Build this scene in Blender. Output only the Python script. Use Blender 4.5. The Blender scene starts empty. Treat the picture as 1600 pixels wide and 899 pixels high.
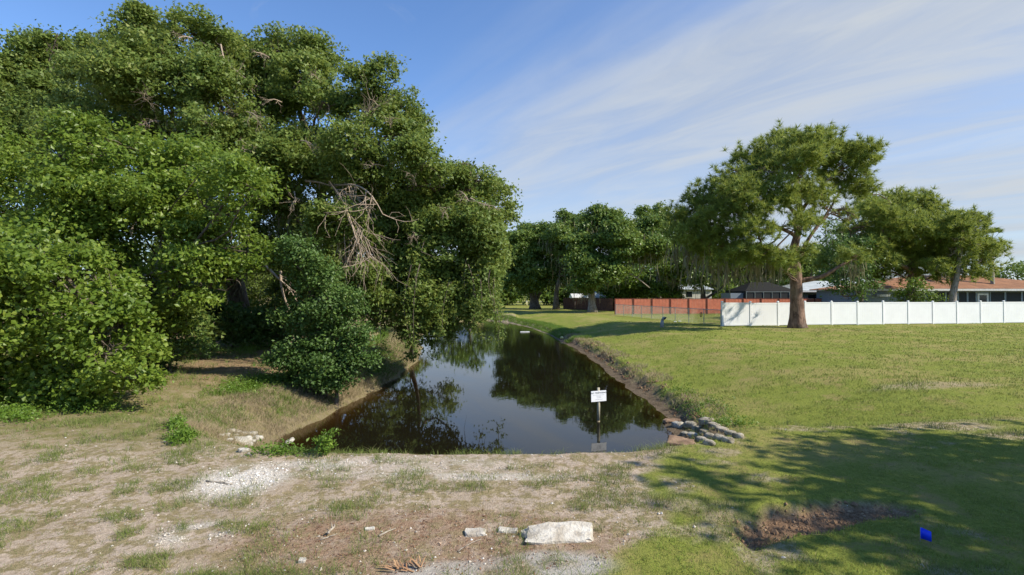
import bpy, math, random
import numpy as np
from mathutils import Vector, Matrix

random.seed(7)
RNG = np.random.default_rng(7)
scene = bpy.context.scene
COL = scene.collection
R = math.radians

# ------------------------------------------------------------------ camera
CAM_Z = 2.5
FOC = 800.0                       # focal length in photograph pixels (1600 wide)
PITCH = math.atan(10.5 / FOC)
cam_data = bpy.data.cameras.new("camera")
cam_data.sensor_width = 36.0
cam_data.lens = 18.0
cam_data.clip_start = 0.05
cam_data.clip_end = 3000.0
cam = bpy.data.objects.new("camera", cam_data)
cam.location = (0, 0, CAM_Z)
cam.rotation_euler = (math.pi / 2 + PITCH, 0, 0)
COL.objects.link(cam)
scene.camera = cam

# ------------------------------------------------------------------ light
SUN_EL = R(42)
SUN_AZ = R(21)                    # how far behind the camera's side the sun stands
to_sun = Vector((math.cos(SUN_EL) * math.cos(SUN_AZ), -math.cos(SUN_EL) * math.sin(SUN_AZ), math.sin(SUN_EL)))
sun_data = bpy.data.lights.new("sun", 'SUN')
sun_data.energy = 5.0
sun_data.angle = R(0.5)
sun_data.color = (1.0, 0.92, 0.78)
sun = bpy.data.objects.new("sun", sun_data)
sun.rotation_euler = to_sun.to_track_quat('Z', 'Y').to_euler()
sun.location = (40, -10, 40)
COL.objects.link(sun)

scene.view_settings.view_transform = 'Standard'
scene.view_settings.look = 'None'
scene.view_settings.gamma = 1.0
scene.view_settings.use_curve_mapping = False
scene.view_settings.exposure = 0.45
scene.cycles.max_bounces = 7
scene.cycles.diffuse_bounces = 3
scene.cycles.glossy_bounces = 3
scene.cycles.transmission_bounces = 4
scene.cycles.transparent_max_bounces = 8
scene.cycles.caustics_reflective = False
scene.cycles.caustics_refractive = False


class NT:
    """small helper to write node trees"""
    def __init__(self, tree):
        self.t = tree
        tree.nodes.clear()

    def n(self, kind, inputs=None, **props):
        nd = self.t.nodes.new(kind)
        for k, v in props.items():
            setattr(nd, k, v)
        for k, v in (inputs or {}).items():
            self.set(nd, k, v)
        return nd

    def set(self, nd, k, v):
        s = nd.inputs[k]
        if isinstance(v, bpy.types.NodeSocket):
            self.t.links.new(v, s)
        else:
            if isinstance(v, (tuple, list)) and s.type == 'RGBA' and len(v) == 3:
                v = (*v, 1.0)
            s.default_value = v

    def math(self, op, a, b=0.0, c=None, clamp=False):
        nd = self.n('ShaderNodeMath', operation=op, use_clamp=clamp)
        self.set(nd, 0, a); self.set(nd, 1, b)
        if c is not None:
            self.set(nd, 2, c)
        return nd.outputs[0]

    def vmath(self, op, a, b=None, scale=None):
        nd = self.n('ShaderNodeVectorMath', operation=op)
        self.set(nd, 0, a)
        if b is not None:
            self.set(nd, 1, b)
        if scale is not None:
            self.set(nd, 'Scale', scale)
        return nd.outputs['Value'] if op in ('DOT_PRODUCT', 'LENGTH') else nd.outputs['Vector']

    def noise(self, vec, scale, detail=4, rough=0.55, dist=0.0):
        nd = self.n('ShaderNodeTexNoise', {'Scale': scale, 'Detail': detail, 'Roughness': rough, 'Distortion': dist})
        if vec is not None:
            self.set(nd, 'Vector', vec)
        return nd.outputs['Fac']

    def ramp(self, fac, lo, hi, a=0.0, b=1.0):
        nd = self.n('ShaderNodeMapRange', {'From Min': lo, 'From Max': hi, 'To Min': a, 'To Max': b}, interpolation_type='SMOOTHSTEP')
        self.set(nd, 'Value', fac)
        return nd.outputs[0]

    def mix(self, fac, a, b, mode='MIX'):
        nd = self.n('ShaderNodeMix', data_type='RGBA', blend_type=mode)
        self.set(nd, 0, fac); self.set(nd, 6, a); self.set(nd, 7, b)
        return nd.outputs[2]

    def attr(self, name):
        return self.n('ShaderNodeAttribute', attribute_name=name).outputs['Fac']


# ------------------------------------------------------------------ sky
world = bpy.data.worlds.new("World")
scene.world = world
world.use_nodes = True
W = NT(world.node_tree)
sky = W.n('ShaderNodeTexSky', sky_type='NISHITA')
sky.sun_disc = False
sky.sun_elevation = SUN_EL
sky.sun_rotation = R(90) + SUN_AZ
sky.altitude = 0
sky.air_density = 1.0
sky.dust_density = 0.0
sky.ozone_density = 4.0
SKY_STRENGTH = 0.125
gen = W.n('ShaderNodeTexCoord').outputs['Generated']
sep = W.n('ShaderNodeSeparateXYZ', {0: gen})
zz = W.math('ADD', W.math('MAXIMUM', sep.outputs['Z'], 0.0), 0.10)
plane = W.n('ShaderNodeCombineXYZ', {0: W.math('DIVIDE', sep.outputs['X'], zz), 1: W.math('DIVIDE', sep.outputs['Y'], zz), 2: 0.0}).outputs[0]
along = W.vmath('DOT_PRODUCT', plane, (-0.66, 0.75, 0.0))      # streak direction of the cirrus
across = W.vmath('DOT_PRODUCT', plane, (0.75, 0.66, 0.0))
streak = W.n('ShaderNodeCombineXYZ', {0: W.math('MULTIPLY', along, 0.22), 1: across, 2: 0.0}).outputs[0]
big = W.noise(streak, 0.75, 5, 0.55, 0.4)
fine = W.noise(W.n('ShaderNodeCombineXYZ', {0: W.math('MULTIPLY', along, 0.35), 1: across, 2: 3.3}).outputs[0], 3.2, 7, 0.62, 0.8)
front = W.ramp(W.math('ADD', across, W.math('MULTIPLY', W.math('SUBTRACT', big, 0.5), 1.8)), 0.80, 2.0)
veil = W.ramp(W.math('ADD', W.math('MULTIPLY', big, 0.74), W.math('MULTIPLY', fine, 0.26)), 0.34, 0.66)
wisps = W.ramp(W.noise(plane, 2.6, 7, 0.6, 1.0), 0.63, 0.78, 0.0, 0.55)
wisps = W.math('MULTIPLY', wisps, W.ramp(across, 2.2, 0.9))
amount = W.math('MULTIPLY', front, W.math('ADD', W.math('MULTIPLY', veil, 0.62), 0.36), clamp=True)
amount = W.math('MAXIMUM', amount, W.math('MULTIPLY', wisps, 0.4))
cloud_col = W.mix(W.ramp(fine, 0.3, 0.7), (3.05, 3.35, 3.75), (3.6, 3.85, 4.1))
clear_sky = W.mix(1.0, sky.outputs[0], (0.96, 1.09, 1.25, 1.0), 'MULTIPLY')
clear_sky = W.mix(W.ramp(sep.outputs['Z'], 0.34, 0.0, 0.0, 0.62), clear_sky, (3.2, 3.55, 4.0, 1.0))     # pale humid air low in the sky
skycol = W.mix(amount, clear_sky, cloud_col)
bg = W.n('ShaderNodeBackground', {'Color': skycol, 'Strength': SKY_STRENGTH})
wo = W.n('ShaderNodeOutputWorld', {'Surface': bg.outputs[0]})


# ------------------------------------------------------------------ numpy helpers
def _hash(ix, iy, iz, seed):
    h = (ix.astype(np.int64) * 374761393 + iy.astype(np.int64) * 668265263 + iz.astype(np.int64) * 2147483647 + seed * 974634777) & 0xFFFFFFFF
    h = ((h ^ (h >> 13)) * 1274126177) & 0xFFFFFFFF
    h = ((h ^ (h >> 16)) * 2246822519) & 0xFFFFFFFF
    return ((h ^ (h >> 15)) & 0xFFFFFF) / float(0xFFFFFF)


def vnoise(p, freq=1.0, seed=0):
    p = np.asarray(p, float) * freq
    if p.shape[1] == 2:
        p = np.concatenate([p, np.zeros((len(p), 1))], 1)
    i = np.floor(p); f = p - i
    u = f * f * (3 - 2 * f)
    ix, iy, iz = i[:, 0], i[:, 1], i[:, 2]
    out = 0
    for dx in (0, 1):
        wx = u[:, 0] if dx else 1 - u[:, 0]
        for dy in (0, 1):
            wy = u[:, 1] if dy else 1 - u[:, 1]
            for dz in (0, 1):
                wz = u[:, 2] if dz else 1 - u[:, 2]
                out = out + wx * wy * wz * _hash(ix + dx, iy + dy, iz + dz, seed)
    return out


def fbm(p, freq=1.0, octv=4, seed=0, gain=0.5):
    a, s, tot = 1.0, 0.0, 0.0
    for o in range(octv):
        s = s + a * vnoise(p, freq * 2.03 ** o, seed + o * 17)
        tot += a
        a *= gain
    return s / tot


def sstep(a, b, x):
    t = np.clip((x - a) / (b - a), 0, 1)
    return t * t * (3 - 2 * t)


def norm(v):
    return v / np.maximum(np.linalg.norm(v, axis=-1, keepdims=True), 1e-9)


def P(px, py, d):
    """world point seen at photograph pixel (px,py) at distance d along the view axis (+Y)"""
    a, b = (px - 800.0) / FOC, (449.5 - py) / FOC
    y = math.cos(PITCH) - b * math.sin(PITCH)
    z = math.sin(PITCH) + b * math.cos(PITCH)
    return Vector((a * d / y, d, CAM_Z + z * d / y))


# ------------------------------------------------------------------ linking helpers
def link(o, parent=None):
    COL.objects.link(o)
    if parent is not None:
        o.parent = parent
    return o


def tag(o, label=None, cat=None, group=None, kind=None):
    if label: o['label'] = label
    if cat: o['category'] = cat
    if group: o['group'] = group
    if kind: o['kind'] = kind
    return o


def thing(name, label, cat, loc=(0, 0, 0), rz=0.0, group=None):
    o = bpy.data.objects.new(name, None)
    o.empty_display_size = 0.3
    o.location = loc
    o.rotation_euler = (0, 0, rz)
    link(o)
    return tag(o, label, cat, group)


def mesh_np(name, V, F, mat, smooth=False, attrs=None):
    """V: (n,3); F: list of (m,k) index arrays"""
    V = np.ascontiguousarray(V, np.float32)
    me = bpy.data.meshes.new(name)
    me.vertices.add(len(V))
    me.vertices.foreach_set('co', V.ravel())
    F = [np.asarray(f, np.int32) for f in F if len(f)]
    nl = sum(f.size for f in F); npoly = sum(len(f) for f in F)
    me.loops.add(nl)
    me.polygons.add(npoly)
    me.loops.foreach_set('vertex_index', np.concatenate([f.ravel() for f in F]))
    tot = np.concatenate([np.full(len(f), f.shape[1], np.int32) for f in F])
    st = np.concatenate([[0], np.cumsum(tot)[:-1]]).astype(np.int32)
    me.polygons.foreach_set('loop_start', st)
    me.polygons.foreach_set('loop_total', tot)
    me.polygons.foreach_set('use_smooth', np.full(npoly, smooth))
    for k, a in (attrs or {}).items():
        at = me.attributes.new(k, 'FLOAT', 'POINT')
        at.data.foreach_set('value', np.ascontiguousarray(a, np.float32))
    if mat is not None:
        me.materials.append(mat)
    me.update(calc_edges=True)
    me.validate()
    return me


def obj_np(name, V, F, mat, parent=None, smooth=False, attrs=None):
    return link(bpy.data.objects.new(name, mesh_np(name, V, F, mat, smooth, attrs)), parent)


class Geo:
    """collects boxes, tubes and sheets into one mesh"""
    def __init__(self):
        self.V = []; self.Q = []; self.T = []; self.n = 0; self.G = []

    def add(self, V, Q=(), T=()):
        V = np.asarray(V, float).reshape(-1, 3)
        self.V.append(V)
        if len(Q): self.Q.append(np.asarray(Q, int) + self.n)
        if len(T): self.T.append(np.asarray(T, int) + self.n)
        self.n += len(V)

    def box(self, c, s, rz=0.0, m=None):
        c = np.array(c, float); s = np.array(s, float) / 2
        v = np.array([[x, y, z] for x in (-1, 1) for y in (-1, 1) for z in (-1, 1)], float) * s
        if m is not None:
            v = v @ np.array(m).T
        if rz:
            k, q = math.cos(rz), math.sin(rz)
            v = np.stack([v[:, 0] * k - v[:, 1] * q, v[:, 0] * q + v[:, 1] * k, v[:, 2]], 1)
        self.add(v + c, [[0, 1, 3, 2], [4, 6, 7, 5], [0, 4, 5, 1], [2, 3, 7, 6], [0, 2, 6, 4], [1, 5, 7, 3]])
        return self

    def tube(self, pts, rad, sides=6, cap=True, rough=0.0, seed=0):
        pts = np.asarray(pts, float); n = len(pts)
        rad = np.broadcast_to(np.asarray(rad, float), (n,))
        tan = np.gradient(pts, axis=0) if n > 2 else np.repeat((pts[1:] - pts[:1]), n, 0)
        tan = norm(tan)
        ref = np.array([0.0, 1.0, 0.0]) if abs(tan[:, 1]).mean() < 0.8 else np.array([1.0, 0, 0])
        u = norm(np.cross(tan, ref)); w = np.cross(tan, u)
        a = np.arange(sides) * 2 * math.pi / sides
        ring = np.cos(a)[None, :, None] * u[:, None] + np.sin(a)[None, :, None] * w[:, None]
        rr = rad[:, None, None]
        if rough:
            q = (pts[:, None] + ring * rr).reshape(-1, 3)
            rr = rr * (1 + rough * (fbm(q, 2.2, 3, seed).reshape(n, sides, 1) - 0.5) * 2)
        V = (pts[:, None] + ring * rr).reshape(-1, 3)
        i = np.arange(n - 1)[:, None] * sides; j = np.arange(sides)[None]
        k = (j + 1) % sides
        Q = np.stack([i + j, i + k, i + sides + k, i + sides + j], -1).reshape(-1, 4)
        T = []
        if cap:
            V = np.concatenate([V, pts[:1], pts[-1:]])
            c0, c1 = n * sides, n * sides + 1
            for s in range(sides):
                t = (s + 1) % sides
                T.append([c0, t, s]); T.append([c1, (n - 1) * sides + s, (n - 1) * sides + t])
        self.add(V, Q, T)
        return self

    def build(self, name, mat, parent=None, smooth=False):
        V = np.concatenate(self.V)
        F = []
        if self.Q: F.append(np.concatenate(self.Q))
        if self.T: F.append(np.concatenate(self.T))
        return obj_np(name, V, F, mat, parent, smooth)

    def mesh(self, name, mat, smooth=False):
        V = np.concatenate(self.V)
        F = []
        if self.Q: F.append(np.concatenate(self.Q))
        if self.T: F.append(np.concatenate(self.T))
        return mesh_np(name, V, F, mat, smooth)


# ------------------------------------------------------------------ materials
def new_mat(name):
    m = bpy.data.materials.new(name)
    m.use_nodes = True
    return m, NT(m.node_tree)


def out(T, shader, disp=None):
    T.n('ShaderNodeOutputMaterial', {'Surface': shader})


def mat_leaf(name, dark, light, young, trans=0.3, rough=0.42, spec=0.35, patch=0.35, bend=0.0):
    m, T = new_mat(name)
    g = T.n('ShaderNodeNewGeometry')
    rnd = g.outputs['Random Per Island']
    pos = g.outputs['Position']
    pt = T.ramp(T.noise(pos, patch, 3, 0.6), 0.35, 0.65)
    c = T.mix(T.math('ADD', T.math('ADD', T.math('MULTIPLY', rnd, 0.40), T.math('MULTIPLY', pt, 0.30)), T.math('MULTIPLY', T.attr('tone'), 0.45)), dark, light)
    yl = T.math('MULTIPLY', T.ramp(rnd, 0.80, 0.98), T.ramp(pt, 0.2, 0.9, 0.25, 1.0))
    c = T.mix(yl, c, young)
    pr = T.n('ShaderNodeBsdfPrincipled', {'Base Color': c, 'Roughness': rough, 'Specular IOR Level': spec})
    if bend:          # grass: soft rounded blades, normals lean to the open sky
        nn = T.vmath('NORMALIZE', T.vmath('ADD', T.vmath('SCALE', g.outputs['Normal'], scale=1 - bend), (0, 0, bend)))
        T.set(pr, 'Normal', nn)
    tl = T.n('ShaderNodeBsdfTranslucent', {'Color': T.mix(0.5, c, (young[0] * 1.25, young[1] * 1.25, young[2]))})
    out(T, T.n('ShaderNodeMixShader', {0: trans, 1: pr.outputs[0], 2: tl.outputs[0]}).outputs[0])
    return m


def mat_plain(name, col, rough=0.6, var=0.12, scale=6.0, spec=0.3, metal=0.0, col2=None, bump=0.0):
    m, T = new_mat(name)
    pos = T.n('ShaderNodeNewGeometry').outputs['Position']
    f = T.noise(pos, scale, 5, 0.6)
    c2 = col2 or tuple(x * (1 - var * 2) for x in col)
    c = T.mix(T.ramp(f, 0.3, 0.7), c2, col)
    pr = T.n('ShaderNodeBsdfPrincipled', {'Base Color': c, 'Roughness': rough, 'Specular IOR Level': spec, 'Metallic': metal})
    if bump:
        b = T.n('ShaderNodeBump', {'Strength': bump, 'Distance': 0.02, 'Height': T.noise(pos, scale * 4, 4, 0.6)})
        T.set(pr, 'Normal', b.outputs[0])
    out(T, pr.outputs[0])
    return m


def mat_bark(name, a, b, scale=3.0):
    m, T = new_mat(name)
    pos = T.n('ShaderNodeNewGeometry').outputs['Position']
    v = T.vmath('MULTIPLY', pos, (1, 1, 0.3))
    f = T.noise(v, scale * 3, 5, 0.65, 0.6)
    c = T.mix(T.ramp(f, 0.35, 0.65), a, b)
    c = T.mix(T.ramp(T.noise(pos, 0.9, 3), 0.5, 0.75, 0, 0.5), c, (0.20, 0.19, 0.16))
    h = T.noise(v, scale * 5, 5, 0.7, 0.5)
    bp = T.n('ShaderNodeBump', {'Strength': 0.8, 'Distance': 0.05, 'Height': h})
    pr = T.n('ShaderNodeBsdfPrincipled', {'Base Color': c, 'Roughness': 0.9, 'Specular IOR Level': 0.15, 'Normal': bp.outputs[0]})
    out(T, pr.outputs[0])
    return m


M = {}
M['oak_leaf'] = mat_leaf('oak_leaf', (0.088, 0.148, 0.028), (0.20, 0.272, 0.058), (0.29, 0.325, 0.085), trans=0.4, rough=0.5, spec=0.3)
M['vine_leaf'] = mat_leaf('vine_leaf', (0.075, 0.135, 0.016), (0.195, 0.285, 0.038), (0.30, 0.37, 0.065), trans=0.42)
M['shrub_leaf'] = mat_leaf('shrub_leaf', (0.05, 0.105, 0.022), (0.11, 0.19, 0.042), (0.15, 0.22, 0.05), rough=0.48, spec=0.35)
M['far_oak_leaf'] = mat_leaf('far_oak_leaf', (0.075, 0.14, 0.026), (0.175, 0.255, 0.045), (0.25, 0.30, 0.07))
M['pine_needle'] = mat_leaf('pine_needle', (0.13, 0.19, 0.030), (0.25, 0.335, 0.065), (0.34, 0.35, 0.09), trans=0.42, rough=0.5, patch=0.5)
M['lime_leaf'] = mat_leaf('lime_leaf', (0.07, 0.13, 0.015), (0.14, 0.22, 0.03), (0.22, 0.30, 0.05))
M['weed_leaf'] = mat_leaf('weed_leaf', (0.07, 0.14, 0.015), (0.15, 0.25, 0.03), (0.24, 0.33, 0.05), patch=1.5)
M['lawn_blade'] = mat_leaf('lawn_blade', (0.13, 0.21, 0.028), (0.27, 0.34, 0.058), (0.36, 0.32, 0.13), trans=0.25, rough=0.6, spec=0.15, patch=0.45, bend=0.6)
M['tuft_blade'] = mat_leaf('tuft_blade', (0.075, 0.12, 0.024), (0.17, 0.215, 0.048), (0.34, 0.31, 0.15), trans=0.25, rough=0.6, spec=0.15, patch=1.1, bend=0.45)
M['straw'] = mat_leaf('straw', (0.22, 0.17, 0.10), (0.40, 0.32, 0.20), (0.20, 0.22, 0.06), trans=0.2, rough=0.7, spec=0.1, patch=1.0, bend=0.4)
M['moss'] = mat_leaf('moss', (0.17, 0.155, 0.10), (0.31, 0.28, 0.19), (0.27, 0.27, 0.14), trans=0.25, rough=0.9, spec=0.05)
M['oak_bark'] = mat_bark('oak_bark', (0.075, 0.058, 0.042), (0.19, 0.155, 0.12))
M['pale_bark'] = mat_bark('pale_bark', (0.20, 0.165, 0.13), (0.40, 0.35, 0.29))
M['pine_bark'] = mat_bark('pine_bark', (0.10, 0.062, 0.045), (0.29, 0.19, 0.135), 1.6)
M['dead_wood'] = mat_plain('dead_wood', (0.46, 0.37, 0.28), 0.85, col2=(0.28, 0.21, 0.15), scale=9)
M['concrete'] = mat_plain('concrete', (0.60, 0.565, 0.49), 0.9, col2=(0.36, 0.315, 0.25), scale=9, bump=0.9)
M['bag'] = mat_plain('cement_bag', (0.44, 0.40, 0.32), 0.95, col2=(0.16, 0.135, 0.09), scale=9, bump=1.0)
M['bag_white'] = mat_plain('cement_bag_pale', (0.58, 0.55, 0.48), 0.95, col2=(0.28, 0.25, 0.19), scale=9, bump=1.0)

# ------------------------------------------------------------------ terrain
WATER_Z = -1.0
RIGHT_EDGE = [(10.4, 3.0), (11.4, 3.7), (14.4, 4.35), (17.5, 4.37), (21.5, 4.3), (28, 4.3), (35, 3.9), (44.4, 3.2), (53.8, 1.9), (63, -0.4), (70, -4.0)]
LEFT_EDGE = [(10.6, -4.9), (12.2, -5.6), (13.7, -5.46), (17, -5.1), (21.5, -4.84), (26.7, -5.0), (33, -5.9), (38, -7.1), (46, -8.0), (55, -8.2), (63, -7.4), (70, -5.0)]
CANAL = [(x, y) for y, x in LEFT_EDGE[::-1]] + [(-3.6, 9.75), (-1.0, 9.6), (1.6, 9.65)] + [(x, y) for y, x in RIGHT_EDGE]
CANAL = np.array(CANAL)


def canal_dist(x, y):
    """signed distance to the water line: positive on land"""
    p = np.stack([x, y], 1)
    best = np.full(len(x), 1e9)
    inside = np.zeros(len(x), bool)
    n = len(CANAL)
    for i in range(n):
        a, b = CANAL[i], CANAL[(i + 1) % n]
        ab = b - a
        t = np.clip(((p - a) @ ab) / (ab @ ab), 0, 1)
        d = np.hypot(p[:, 0] - a[0] - t * ab[0], p[:, 1] - a[1] - t * ab[1])
        best = np.minimum(best, d)
        cond = (a[1] > y) != (b[1] > y)
        with np.errstate(divide='ignore', invalid='ignore'):
            xi = a[0] + (y - a[1]) / (b[1] - a[1] + 1e-12) * (b[0] - a[0])
        inside ^= cond & (x < xi)
    return np.where(inside, -best, best)


def terrain(x, y, detail=True):
    x = np.asarray(x, float); y = np.asarray(y, float)
    p = np.stack([x, y], 1)
    o = canal_dist(x, y) + (fbm(p, 1.1, 3, 5) - 0.5) * 0.5 * sstep(9, 11, y)
    near = 1 - sstep(9.6, 11.2, y)
    right = sstep(-0.6, 0.6, x - 0.5) * (1 - near)
    left = (1 - sstep(-0.6, 0.6, x - 0.5)) * (1 - near)
    oc = np.maximum(o, 0)
    z_near = -1 + 1.02 * sstep(-0.15, 1.75, oc) ** 1.0
    z_right = -1 + 0.12 * np.clip(oc / 0.6, 0, 1) + 0.24 * sstep(0.4, 0.85, oc) + 0.64 * sstep(0.3, 7.0, oc)
    z_left = -1 + 0.62 * sstep(-0.4, 1.5, oc) + 0.38 * sstep(0.6, 4.0, oc)
    z = near * z_near + right * z_right + left * z_left
    z = np.where(o < 0, -1 - 1.2 * sstep(0, 2.6 if False else 2.6, -o) * (0.55 + 0.45 * right) - 0.05 * np.clip(-o, 0, 1), z)
    # gentle unevenness
    land = sstep(0.1, 1.5, o)
    z = z + land * (fbm(p, 0.22, 3, 11) - 0.5) * 0.14 * sstep(3, 14, np.hypot(x, y))
    z = z + land * (fbm(p, 1.6, 3, 12) - 0.5) * 0.05
    # dug strip of bare soil on the right and its ragged far edge
    sx, sy = soil_coords(x, y)
    z = z - 0.10 * soil_mask(x, y) + 0.05 * sstep(0.0, 0.1, sy - 0.30) * (1 - sstep(0.12, 0.5, sy - 0.30)) * (1 - sstep(1.0, 1.4, abs(sx)))
    # shallow wheel track beside the road on the left
    z = z - 0.025 * np.exp(-((y - 6.15 - 0.02 * x) / 0.35) ** 2) * (x < 0)
    if detail:
        z = z + sstep(0.0, 0.4, o) * (fbm(p, 7.0, 3, 13) - 0.5) * 0.028 * (1 - sstep(15, 30, y))
        # broken muddy face of the right bank
        z = z + right * (fbm(p, 2.6, 4, 14, 0.6) - 0.5) * 0.30 * np.exp(-((oc - 0.7) / 0.35) ** 2)
    return z


def soil_coords(x, y):
    cx, cy, a = 3.42, 5.72, R(20)
    dx, dy = np.asarray(x) - cx, np.asarray(y) - cy
    return (dx * math.cos(a) + dy * math.sin(a)), (-dx * math.sin(a) + dy * math.cos(a))


def soil_mask(x, y):
    sx, sy = soil_coords(x, y)
    p = np.stack([np.ravel(x), np.ravel(y)], 1)
    wob = (fbm(p, 3.0, 3, 21) - 0.5) * 0.5
    half = 0.22 * np.sqrt(np.clip(1 - (sx / 1.35) ** 2, 0, 1)) + 0.02
    return sstep(0.10, -0.06, np.abs(sy - 0.08 + 0.22 * (sx / 1.3) ** 2) - half + wob * 0.35) * sstep(1.3, 1.1, np.abs(sx) + wob * 0.4)


def zt(x, y):
    return float(terrain(np.array([x]), np.array([y]))[0])


def ground(px, py, far=200.0):
    """first terrain (or water) point along the ray through photograph pixel (px,py)"""
    ds = np.concatenate([np.arange(3.0, 30, 0.04), np.arange(30, far, 0.3)])
    q = np.array([P(px, py, 1.0)])[0] - np.array([0, 0, CAM_Z])
    X, Y, Z = q[0] * ds, ds, CAM_Z + q[2] * ds
    h = np.maximum(terrain(X, Y), WATER_Z)
    k = np.argmax(Z <= h) if (Z <= h).any() else len(ds) - 1
    return Vector((X[k], Y[k], h[k]))


# ground zones -----------------------------------------------------
def ell(x, y, cx, cy, rx, ry, rot=0.0, soft=0.35):
    dx, dy = x - cx, y - cy
    k, q = math.cos(rot), math.sin(rot)
    u, v = (dx * k + dy * q) / rx, (-dx * q + dy * k) / ry
    return sstep(1 + soft, 1 - soft, np.sqrt(u * u + v * v))


def zones(x, y):
    x = np.asarray(x, float); y = np.asarray(y, float)
    p = np.stack([x, y], 1)
    o = canal_dist(x, y)
    n1 = fbm(p, 0.9, 4, 31); n2 = fbm(p, 2.6, 4, 32); n3 = fbm(p, 0.35, 3, 33)
    # lawn: right of the canal and of a ragged line running to the road
    edge = 0.75 + (y - 4.6) * 0.50 + (n1 - 0.5) * 1.6 + (n2 - 0.5) * 0.7
    fore = sstep(-0.15, 0.35, x - edge) * (y < 10.2)
    side = np.where(x > 0.5, 1.0, 0.0) * sstep(9.6, 10.6, y) * sstep(0.42, 0.8, o + (n2 - 0.5) * 0.7)
    far = sstep(66, 70, y)
    lawn = np.clip(np.maximum(np.maximum(fore, side), far), 0, 1)
    bare = np.maximum(ell(x, y, 8.0, 9.7, 1.1, 0.35), ell(x, y, 9.4, 9.0, 1.2, 0.3))
    bare = np.maximum(bare, 0.9 * ell(x, y, 1.9, 6.7, 0.5, 0.3))
    bare = np.maximum(bare, 0.8 * ell(x, y, 2.0, 6.0, 0.6, 0.25))
    bare = np.maximum(bare, 0.7 * ell(x, y, 11.5, 14, 1.6, 0.5)) * sstep(0.35, 0.6, n2 + 0.15)
    bare = np.maximum(bare, 0.75 * sstep(0.56, 0.66, n1 * 0.5 + n2 * 0.5) * (y < 10.5) * (x > 1))
    lawn = lawn * (1 - 0.85 * bare)
    mud = np.where(x > 0.5, 1.0, 0.35) * (1 - 0.75 * sstep(38, 48, y)) * sstep(9.8, 10.6, y) * sstep(0.78, 0.42, o + (n2 - 0.5) * 0.7)
    mud = np.maximum(mud, ell(x, y, 4.3, 11.3, 1.0, 0.7, R(-20)))
    lawn = lawn * (1 - 0.9 * ell(x, y, 4.5, 11.1, 0.9, 0.55, R(-20)))
    leftland = (1 - sstep(-4.5, -3.0, x)) * sstep(7.5, 9.5, y)
    litter = ell(x, y, -0.9, 5.2, 1.9, 0.75) * sstep(0.25, 0.5, n2 + 0.12)
    litter = np.maximum(litter, 0.9 * ell(x, y, -10.0, 19.0, 2.6, 5.0, R(-8)) * sstep(0.3, 0.55, n1 + 0.1))
    litter = np.maximum(litter, 0.9 * sstep(-7.0, -11.0, x + 0.1 * y) * sstep(20, 25, y))
    litter = np.maximum(litter, 0.55 * ell(x, y, 20.5, 36.5, 4.0, 2.0) * sstep(0.35, 0.6, n1 + 0.1))
    litter = np.maximum(litter, 0.6 * ell(x, y, 10.5, 68, 3.0, 1.6))
    shell = ell(x, y, -3.6, 6.9, 0.55, 0.55, 0, 0.5)
    shell = np.maximum(shell, 0.55 * ell(x, y, -2.8, 7.5, 0.9, 0.25))
    shell = np.maximum(shell, 0.5 * ell(x, y, -0.6, 7.0, 1.3, 0.14))
    shell = np.maximum(shell, 0.7 * ell(x, y, -3.3, 5.35, 0.35, 0.25))
    shell = np.maximum(shell, 0.28 * ell(x, y, -1.6, 7.4, 1.6, 0.5))
    shell = shell * sstep(0.32, 0.58, n2 + 0.12)
    concrete = np.maximum(ell(x, y, 0.35, 4.72, 0.55, 0.22), 0.8 * ell(x, y, -0.55, 4.6, 0.5, 0.2))
    concrete = concrete * sstep(0.3, 0.5, n2 + 0.1)
    soil = soil_mask(x, y)
    return dict(lawn=lawn * (1 - soil), mud=mud, litter=litter, shell=shell, soil=soil, leftland=leftland, pad=concrete, o=o, n1=n1, n2=n2, n3=n3)


def axis(fine_lo, fine_hi, step, lo, hi, grow=1.09):
    a = list(np.arange(fine_lo, fine_hi, step))
    s = step; v = a[-1]
    while v < hi:
        s *= grow; v += s; a.append(v)
    s = step; v = a[0]; b = []
    while v > lo:
        s *= grow; v -= s; b.append(v)
    return np.array(b[::-1] + a)


gx = axis(-7.0, 7.0, 0.095, -900, 900)
gy = axis(4.2, 13.0, 0.08, -60, 1600, 1.05)
XX, YY = np.meshgrid(gx, gy)
gxv, gyv = XX.ravel(), YY.ravel()
ZZ = terrain(gxv, gyv)
zn = zones(gxv, gyv)
nx, ny = len(gx), len(gy)
ii = (np.arange(ny - 1)[:, None] * nx + np.arange(nx - 1)[None]).ravel()
gq = np.stack([ii, ii + 1, ii + nx + 1, ii + nx], 1)

gm, T = new_mat('ground_soil_and_grass')
pos = T.n('ShaderNodeNewGeometry').outputs['Position']
na = T.noise(pos, 0.55, 5, 0.6); nb = T.noise(pos, 3.2, 6, 0.65); nc = T.noise(pos, 22.0, 5, 0.7); nd_ = T.noise(pos, 90.0, 3, 0.6)
grain = T.math('ADD', T.math('MULTIPLY', nc, 0.55), T.math('MULTIPLY', nd_, 0.45))
sand = T.mix(T.ramp(grain, 0.32, 0.68), (0.31, 0.24, 0.17), (0.60, 0.49, 0.385))
sand = T.mix(T.ramp(na, 0.4, 0.65, 0, 0.5), sand, (0.32, 0.25, 0.165))
dry = T.mix(T.ramp(grain, 0.35, 0.65), (0.18, 0.14, 0.07), (0.40, 0.32, 0.18))
dry = T.mix(T.ramp(nb, 0.42, 0.62, 0, 0.35), dry, (0.17, 0.165, 0.05))
nm = T.noise(pos, 8.0, 6, 0.7)
sand = T.mix(T.ramp(nm, 0.50, 0.62, 0, 0.65), sand, (0.25, 0.18, 0.12))
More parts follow.
